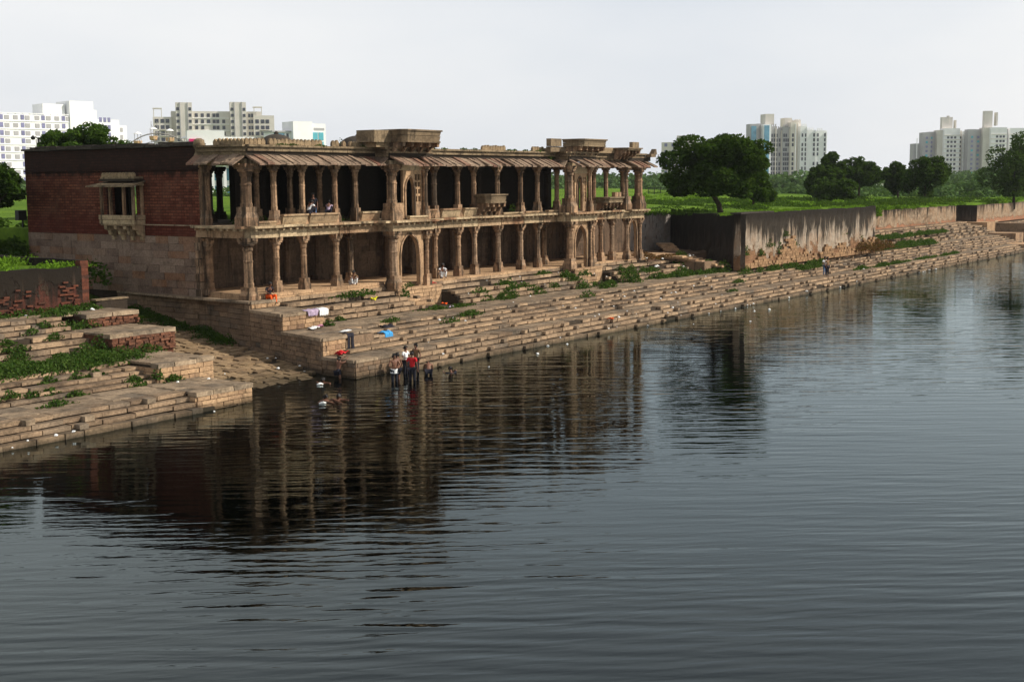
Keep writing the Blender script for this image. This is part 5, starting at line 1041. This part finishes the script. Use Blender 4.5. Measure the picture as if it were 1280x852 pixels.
BASE = dict(pel=(0, 0, .93), wai=(0, .01, 1.1), che=(0, .01, 1.3), nek=(0, 0, 1.46), hed=(0, .03, 1.6),
            shL=(-.18, 0, 1.41), elL=(-.24, -.04, 1.14), wrL=(-.24, .06, .9), shR=(.18, 0, 1.41), elR=(.24, -.04, 1.14), wrR=(.24, .06, .9),
            hiL=(-.095, 0, .88), knL=(-.1, .03, .49), anL=(-.11, -.02, .08), toL=(-.12, .15, .03), hiR=(.095, 0, .88), knR=(.1, .03, .49), anR=(.11, -.02, .08), toR=(.12, .15, .03))
POSE = dict(
 stand={}, arms={**dict(elL=(-.3, .05, 1.16), wrL=(-.12, .22, 1.12), elR=(.3, .05, 1.16), wrR=(.14, .24, 1.1))},
 hip={**dict(elR=(.36, -.05, 1.18), wrR=(.18, .1, 1.0))},
 sit=dict(pel=(0, 0, .12), wai=(0, .0, .28), che=(0, .05, .5), nek=(0, .1, .66), hed=(0, .17, .79), shL=(-.18, .07, .6), elL=(-.24, .2, .38), wrL=(-.14, .4, .26), shR=(.18, .07, .6), elR=(.24, .2, .38), wrR=(.14, .4, .26),
          hiL=(-.1, .05, .1), knL=(-.14, .44, .13), anL=(-.12, .46, -.3), toL=(-.12, .62, -.36), hiR=(.1, .05, .1), knR=(.14, .44, .13), anR=(.12, .5, -.3), toR=(.12, .66, -.36)),
 squat=dict(pel=(0, 0, .14), wai=(0, .06, .3), che=(0, .16, .48), nek=(0, .25, .6), hed=(0, .33, .72), shL=(-.18, .2, .56), elL=(-.24, .38, .42), wrL=(-.08, .5, .4), shR=(.18, .2, .56), elR=(.24, .38, .42), wrR=(.08, .5, .4),
            hiL=(-.1, .04, .12), knL=(-.17, .4, .44), anL=(-.13, .36, .06), toL=(-.13, .52, .02), hiR=(.1, .04, .12), knR=(.17, .4, .44), anR=(.13, .36, .06), toR=(.13, .52, .02)),
 back=dict(pel=(0, 0, .12), wai=(0, -.05, .28), che=(0, -.02, .5), nek=(0, .06, .66), hed=(0, .13, .79), shL=(-.19, -.02, .6), elL=(-.3, -.12, .36), wrL=(-.3, -.06, .12), shR=(.19, -.02, .6), elR=(.27, .12, .36), wrR=(.12, .32, .26),
           hiL=(-.1, .05, .1), knL=(-.16, .42, .2), anL=(-.12, .5, -.2), toL=(-.12, .66, -.24), hiR=(.1, .05, .1), knR=(.16, .44, .13), anR=(.13, .46, -.3), toR=(.13, .6, -.34)),
 bend=dict(pel=(0, -.1, .86), wai=(0, .02, 1.0), che=(0, .26, 1.1), nek=(0, .44, 1.12), hed=(0, .58, 1.1), shL=(-.18, .36, 1.08), elL=(-.2, .46, .8), wrL=(-.14, .66, .62), shR=(.18, .36, 1.08), elR=(.2, .48, .82), wrR=(.12, .72, .66),
           hiL=(-.1, -.08, .82), hiR=(.1, -.08, .82), knL=(-.12, .05, .47), knR=(.12, .08, .47)),
 swim=dict(pel=(0, -.55, -.3), wai=(0, -.4, -.2), che=(0, -.16, -.06), nek=(0, -.02, .06), hed=(0, .08, .17), shL=(-.18, -.06, .0), elL=(-.32, .14, .0), wrL=(-.24, .4, .03), shR=(.18, -.06, .0), elR=(.34, .12, .12), wrR=(.22, .4, .02),
           hiL=(-.1, -.6, -.34), knL=(-.12, -.95, -.45), anL=(-.12, -1.3, -.4), toL=(-.12, -1.45, -.4), hiR=(.1, -.6, -.34), knR=(.12, -.9, -.5), anR=(.12, -1.25, -.55), toR=(.12, -1.4, -.55)),
 climb=dict(pel=(0, 0, .75), wai=(0, .06, .92), che=(0, .1, 1.12), nek=(0, .1, 1.27), hed=(0, .12, 1.4), shL=(-.18, .1, 1.22), elL=(-.24, .3, 1.3), wrL=(-.16, .5, 1.38), shR=(.18, .1, 1.22), elR=(.26, .28, 1.26), wrR=(.16, .48, 1.36),
            hiL=(-.1, 0, .72), knL=(-.14, .26, .5), anL=(-.12, .14, .15), toL=(-.12, .28, .1)))
def person(label, loc, rz, pose='stand', shirt=None, legs=None, wrap=None, s=1.0, group=None, short=False):
    t = thing('person', label, 'person', loc, rz, group); J = {**BASE, **POSE[pose]}; J = {k: tuple(c*s for c in v) for k, v in J.items()}
    rad = dict(pel=(.125, .1), wai=(.105, .085), che=(.135, .095), nek=(.05, .055), hed=(.075, .09), sh=.052, el=.038, wr=.026, hi=.082, kn=.056, an=.036, to=.03)
    N = []; idx = {}
    def add(k, p, r): idx[k] = len(N); N.append(tuple(p)+((r[0]*s, r[1]*s) if isinstance(r, tuple) else (r*s, r*s)))
    for k in ('pel', 'wai', 'che', 'nek', 'hed'): add(k, J[k], rad[k])
    h = Vector(J['hed']); nk = Vector(J['nek']); upv = (h-nk).normalized(); fw = Vector((0, 1, 0)); fw = (fw-upv*fw.dot(upv)).normalized()
    add('crown', h+upv*.1*s, (.055, .065)); add('nose', h+fw*.105*s-upv*.01*s, .014); add('jaw', h-upv*.05*s+fw*.055*s, .04)
    E = [('pel', 'wai'), ('wai', 'che'), ('che', 'nek'), ('nek', 'hed'), ('hed', 'crown'), ('hed', 'nose'), ('hed', 'jaw')]
    for S in 'LR':
        sg = -1 if S == 'L' else 1
        for k in ('sh', 'el', 'wr', 'hi', 'kn', 'an', 'to'): add(k+S, J[k+S], rad[k])
        E += [('che', 'sh'+S), ('sh'+S, 'el'+S), ('el'+S, 'wr'+S), ('pel', 'hi'+S), ('hi'+S, 'kn'+S), ('kn'+S, 'an'+S), ('an'+S, 'to'+S)]
        w_ = Vector(J['wr'+S]); d = (w_-Vector(J['el'+S])).normalized(); sd_ = d.cross(Vector((sg, 0, 0))); sd_ = sd_.normalized() if sd_.length > .1 else Vector((0, 1, 0))
        pm = w_+d*.075*s; add('pm'+S, pm, (.038, .02)); E.append(('wr'+S, 'pm'+S)); cu = d.cross(sd_)*sg*-1
        for q, (off, ln) in enumerate(((-.027, .062), (-.009, .075), (.009, .07), (.027, .055))):
            a = pm+sd_*off*s+d*.03*s; b = a+d*ln*.55*s+cu*.008*s; c = b+d*ln*.4*s+cu*.022*s
            for n2, pt, r2 in (('a', a, .0095), ('b', b, .0085), ('c', c, .007)): add(f'f{q}{n2}{S}', pt, r2)
            E += [('pm'+S, f'f{q}a{S}'), (f'f{q}a{S}', f'f{q}b{S}'), (f'f{q}b{S}', f'f{q}c{S}')]
        a = w_+d*.03*s-sd_*.03*s; b = a+(d*.7-sd_*.6)*.045*s; add('ta'+S, a, .011); add('tb'+S, b, .009); E += [('wr'+S, 'ta'+S), ('ta'+S, 'tb'+S)]
    body = skinmesh('body', N, [(idx[a], idx[b]) for a, b in E], MAT['skin'], t)
    hr = skinmesh('hair', [tuple(h+upv*.03*s-fw*.03*s)+(.082*s, .085*s), tuple(h+upv*.105*s-fw*.01*s)+(.066*s, .07*s), tuple(h-upv*.04*s-fw*.06*s)+(.05*s, .05*s)], [(0, 1), (0, 2)], MAT['hair'], t)
    for sg in (-1, 1): e = MB(); e.lathe([(.001, -.012), (.012, 0), (.001, .012)], 6); q = h+fw*.085*s+Vector((sg*.032*s, 0, .012)); e.build('eye', MAT['navy'], t, local=True, loc=tuple(q))
    def sub(names, edges, f, mat, nm):
        L = [J_(n_) for n_ in names]; return skinmesh(nm, [tuple(p)+(r[0]*f*s, r[1]*f*s) for p, r in L], [(names.index(a), names.index(b)) for a, b in edges], mat, t)
    def J_(n_):
        if n_.startswith('mid'): a, b = n_[4:].split('_'); pa, pb = Vector(J[a]), Vector(J[b]); return pa.lerp(pb, .75), (.055, .055)
        r = rad.get(n_, rad.get(n_[:2])); return J[n_], (r if isinstance(r, tuple) else (r, r))
    if shirt:
        nm = ['che', 'wai', 'pel', 'shL', 'shR', 'mid_shL_elL', 'mid_shR_elR']; sub(nm, [('che', 'wai'), ('wai', 'pel'), ('che', 'shL'), ('che', 'shR'), ('shL', 'mid_shL_elL'), ('shR', 'mid_shR_elR')], 1.22, MAT[shirt], 'shirt')
    if legs:
        if short: nm = ['pel', 'hiL', 'hiR', 'mid_hiL_knL', 'mid_hiR_knR']; sub(nm, [('pel', 'hiL'), ('pel', 'hiR'), ('hiL', 'mid_hiL_knL'), ('hiR', 'mid_hiR_knR')], 1.3, MAT[legs], 'shorts')
        else: nm = ['pel', 'hiL', 'hiR', 'knL', 'knR', 'anL', 'anR']; sub(nm, [('pel', 'hiL'), ('pel', 'hiR'), ('hiL', 'knL'), ('hiR', 'knR'), ('knL', 'anL'), ('knR', 'anR')], 1.35, MAT[legs], 'trousers')
    if wrap: p = Vector(J['pel']); sk_ = MB(); sk_.lathe([(.19*s, p.z-.13*s), (.185*s, p.z+.0), (.17*s, p.z+.07*s)], 12, p.x, p.y); sk_.build('waist_cloth', MAT[wrap], t, local=True)
    return t
BZ = -.42   # submerged ledge where the bathers stand
tocam = lambda x, y: math.atan2(-y, -x)-math.pi/2
person('bare-chested man with a white cloth at the waist, standing in shallow water', (46.15, 39.75, -.38), tocam(46, 40)+.4, 'arms', None, 'navy', 'wcloth', 1.0)
person('slim bare-chested man standing directly behind the bather with the white waist cloth', (46.75, 40.05, -.38), tocam(46, 40)-2.4, 'stand', None, 'navy', None, .98, short=True)
person('bather in a pale vest and dark shorts facing the bank, left of the pair behind', (48.35, 40.9, -.2), tocam(48, 41)+.9, 'arms', 'wcloth', 'navy', None, .93)
person('bather in a dark maroon shirt standing between the pale vest and the red shirt', (49.0, 40.75, -.2), tocam(49, 41)-.6, 'stand', 'redcol', 'navy', None, .97)
person('man in a bright red shirt and black trousers standing at the water edge', (47.0, 39.35, -.38), tocam(47, 39)+2.8, 'stand', 'red', 'navy', None, 1.04)
person('bather bending forward over the water beside the man in the red shirt', (48.75, 39.75, -.62), math.radians(-50), 'bend', None, 'navy', None, 1.0, short=True)
person('swimmer in dark clothes lying low in the water right of the bending bather', (49.9, 39.25, -.02), math.radians(-30), 'swim', 'navy', 'navy', None, 1.0)
person('bare-shouldered swimmer raising an arm close to the tip of the stone ramp', (43.9, 42.3, .0), math.radians(150), 'swim', None, 'navy', None, 1.0)
person('left one of the two swimmers farther out, with wet black hair', (40.0, 38.5, .06), math.radians(200), 'swim', None, 'navy', None, 1.0)
person('right one of the two swimmers farther out, with wet black hair', (40.55, 38.2, .05), math.radians(170), 'swim', None, 'navy', None, 1.0)
person('bather in shadow climbing out against the dark side of the low platform', (45.45, 42.75, -.45), math.radians(-90), 'climb', None, 'navy', None, 1.0, short=True)
person('seated person in a dark top and bright orange trousers below the left-hand columns', (49.9, 51.95, 3.14), tocam(50, 52)+.5, 'back', 'navy', 'orange', None, 1.0)
person('person with white trousers crouching on the floor edge left of the first arch', (57.1, 52.35, 3.4), tocam(57, 52)+.3, 'squat', 'redcol', 'wcloth', None, 1.0)
person('person in loose white clothes sitting beside a lower column right of the first arch', (65.35, 52.2, 3.25), math.radians(160), 'squat', 'wcloth', 'wcloth', None, 1.15)
person('man in a white shirt sitting sideways on the upper parapet, leaning over', (53.25, 52.1, 7.72), math.radians(-100), 'squat', 'wcloth', 'navy', None, .95)
person('man in a dark shirt and blue jeans standing inside the upper storey', (54.5, 52.9, 7.15), tocam(54, 53), 'stand', 'navy', 'jeans', None, 1.0)
person('person in a pale lilac shirt sitting on the upper floor beside a column', (55.1, 52.3, 7.72), math.radians(-60), 'squat', 'lilac', 'navy', None, .85)
person('dim figure with bare arms sitting deep inside the upper storey', (58.6, 53.3, 7.15), tocam(58, 53), 'squat', 'redcol', 'navy', None, 1.0)
person('left figure of two people walking along the far right steps, in a dark red shirt', (107.9, 42.6, .92), math.radians(160), 'stand', 'redcol', 'navy', None, 1.0)
person('right figure of two people walking along the far right steps, with a white shoulder bag', (108.7, 43.15, .92), math.radians(150), 'arms', 'wcloth', 'jeans', None, .98)
# ------------------------------------------------------------------ clothes and litter
def cloth(name, label, cat, x, y, z, w_, d_, mat, drop=0.0, rz=0, seed=0, bump_=.06, strips=None):
    r = np.random.default_rng(seed+40); nx, ny = 14, 12; V = []
    ph = r.uniform(0, 6, 6)
    for i in range(nx+1):
        for j in range(ny+1):
            a = (i/nx-.5)*w_; b = (j/ny)*(d_+drop); e = .12*math.sin(3*b+ph[0])*w_+.05*math.sin(9*a+ph[1])
            a2 = a*(1+.15*math.sin(5*b+ph[2]))+e*.3; hgt = bump_*(.6+.6*math.sin(14*a+ph[3]+2*b)*math.sin(9*b+ph[4]))
            if b < d_: V.append((a2, b-d_, hgt+.01))
            else: V.append((a2, .0-.0+.0, 0)); V[-1] = (a2, .03+.04*abs(math.sin(16*a+ph[5])), hgt*.3-(b-d_))
    Fq = [(i*(ny+1)+j, (i+1)*(ny+1)+j, (i+1)*(ny+1)+j+1, i*(ny+1)+j+1) for i in range(nx) for j in range(ny) if not (strips and j > 4 and abs(i/nx-.5) < strips)]
    o = link(name, mesh(name, V, Fq, MAT[mat], True), (x, y, z), (0, 0, rz)); s = o.modifiers.new('thick', 'SOLIDIFY'); s.thickness = .02
    return tag(o, label, cat)
PI = math.pi
cloth('lilac_cloth', 'faded lilac and pink cloth spread over the edge of the upper stone block', 'cloth', 49.3, 48.1, 2.72, .8, .4, 'lilac', .3, PI, 1)
cloth('white_towel', 'white towel hanging over the corner of the upper stone block', 'towel', 50.1, 48.1, 2.72, .6, .4, 'wcloth', .35, PI, 2)
cloth('white_cloth', 'crumpled white cloth lying at the foot of the upper stone block', 'cloth', 48.6, 47.6, 1.85, .6, .4, 'wcloth', 0, .4, 3, .12)
cloth('pink_cloth', 'faded pink cloth lying beside the crumpled white cloth', 'cloth', 49.3, 47.8, 1.85, .5, .3, 'pinkc', 0, .9, 4, .1)
cloth('white_shirt', 'white shirt laid on the middle stone block near the hanging trousers', 'shirt', 48.5, 45.2, 1.85, .7, .35, 'wcloth', 0, .2, 5, .08)
cloth('black_trousers', 'pair of black trousers hung over the edge of the middle steps', 'trousers', 47.95, 44.2, 1.84, .5, .3, 'navy', .85, PI, 6, .03, .12)
cloth('red_shirt', 'crumpled red shirt on the low platform below the middle block', 'shirt', 46.8, 44.0, .93, .75, .4, 'red', 0, .3, 7, .2)
cloth('dark_cloth', 'dark blue cloth draped over the step edge above the blue patterned one', 'cloth', 52.6, 45.55, 1.66, .9, .4, 'navy', .35, PI, 8, .1)
cloth('blue_cloth', 'bright blue patterned cloth draped down two steps', 'cloth', 51.7, 44.9, 1.48, .75, .4, 'cyan', .6, PI, 9, .08)
cloth('yellow_bag', 'small yellow plastic bag lying on the steps left of the first podium', 'bag', 56.4, 50.2, 2.62, .4, .3, 'yellow', 0, .2, 10, .16)
cloth('orange_rag', 'small orange rag in the weeds in front of the first podium', 'rag', 62.0, 49.4, 1.95, .3, .3, 'orange', 0, .2, 11, .1)
cloth('blue_bag', 'pale blue plastic bag in the weeds in front of the first podium', 'bag', 61.3, 48.4, 1.84, .6, .3, 'lilac', 0, .2, 12, .1)
cloth('red_cloth', 'small red and white cloth at the foot of the column right of the first arch', 'cloth', 63.3, 51.5, 3.05, .8, .3, 'red', 0, .1, 13, .08)
cloth('red_rag', 'small orange-red rag on the lowest steps under the second podium', 'rag', 69.5, 41.9, .72, .4, .3, 'orange', 0, .2, 14, .12)
m = MB(); m.tube([(0, -.3, .02), (0, 0, .06), (0, .3, .02)], [.04, .11, .05], 7)
for (lab, x, y, z) in (('white plastic can floating against the two swimmers', 39.75, 38.35, .02), ('white plastic bottle floating in front of the swimmer by the ramp', 43.5, 42.1, .02)):
    o = m.build('floating_can', MAT['litter'], smooth=True, loc=(x, y, z), rot=(0, 0, 1.2), scale=(.6, .55, .6)); tag(o, lab, 'plastic can')
LM = []
for k in range(6):
    q = MB(); q.lathe([(.03, -.03), (.1+.02*k % .05, 0), (.08, .06), (.02, .1)], 6); V_ = np.array(q.V)*RNG.uniform(.6, 1.3, (len(q.V), 3)); LM.append(mesh('litter', V_, q.F, MAT['litter']))
LS = [(89, 41.15, .05), (89.4, 41.1, .1), (88.6, 41.2, .05), (88.1, 41.2, .05), (86.4, 41.15, 0), (75.6, 39, 0), (61.1, 40.9, 0), (62.4, 40.4, 0), (107.3, 41.2, .06), (129.2, 40.9, .05), (130.1, 41, .05), (131.5, 41, .08), (133.3, 40.9, .06), (128.6, 41.1, .05), (26.5, 41.0, .1), (27.2, 41.1, .23), (28.4, 41.1, .22), (29.2, 41.15, .22), (35.9, 40.9, 0), (46.1, 48.3, .5), (46.4, 48.0, .5), (46.0, 45.9, .3), (45.6, 45.2, .1), (44.8, 46.2, .3), (38.2, 43.8, .84), (39.6, 44.3, .84), (36.8, 44.2, .84), (96, 41.1, .05), (100, 41.2, .24), (112, 41.4, .24), (118, 43, .95), (78, 41.2, .24), (82, 41.1, .03), (84, 41.15, .03), (69, 42.6, .92), (70, 42.9, .92), (64, 45.6, 2.06), (66.4, 47.1, 2.06), (70.5, 48.6, 2.5), (57, 45.6, 2.06), (53, 43.2, .93), (50.5, 45.7, 2.06), (36, 54.0, 3.32), (37.8, 53.9, 3.32), (39.6, 53.8, 3.32), (34.2, 53.9, 3.32), (85.5, 39.2, 0), (87, 38.7, 0), (79, 36.5, 0), (73, 41, .02), (58, 39.5, 0), (52.5, 38.8, 0)]
for k in range(44):
    i = random.randrange(13); x = random.uniform(52, 98); LS.append((x, mp_[i][0]+.15, mp_[i][1]+.02))
for k in range(10): LS.append((random.uniform(89, 98), random.uniform(49, 52), 3.15))
for (x, y, z) in LS:
    if 45 < y < 52 and z < 3.1 and x > 50: z = groundz(y)
    s = random.uniform(.35, .95) if x < 90 else random.uniform(.6, 1.4)
    tag(link('litter_scrap', random.choice(LM), (x, y, z), (random.uniform(-.4, .4), 0, random.uniform(0, 6)), (s, s*random.uniform(.6, 1.4), s*.8)), ('small white scrap floating on the lake or washed against the lowest step' if z < .12 else 'small white scrap lying on the trampled earth near the pierced wall' if z > 3.12 else 'small white scrap lying on the stone bathing steps or ramp'), 'litter', ('white scraps at the waterline' if z < .12 else 'white scraps on the trampled earth' if z > 3.12 else 'white scraps on the bathing steps'), 'thing')

# ------------------------------------------------------------------ pale monsoon haze
hz_ = NT('pale_air'); v_ = hz_.n('ShaderNodeVolumePrincipled'); v_.inputs['Color'].default_value = (.92, .95, 1, 1); v_.inputs['Density'].default_value = .00008; v_.inputs['Anisotropy'].default_value = .2
hz_.t.links.new(v_.outputs[0], hz_.out.inputs['Volume'])
tag(MB().box(-1000, 2000, -500, 2700, -5, 70).build('haze', hz_.m), kind='stuff')
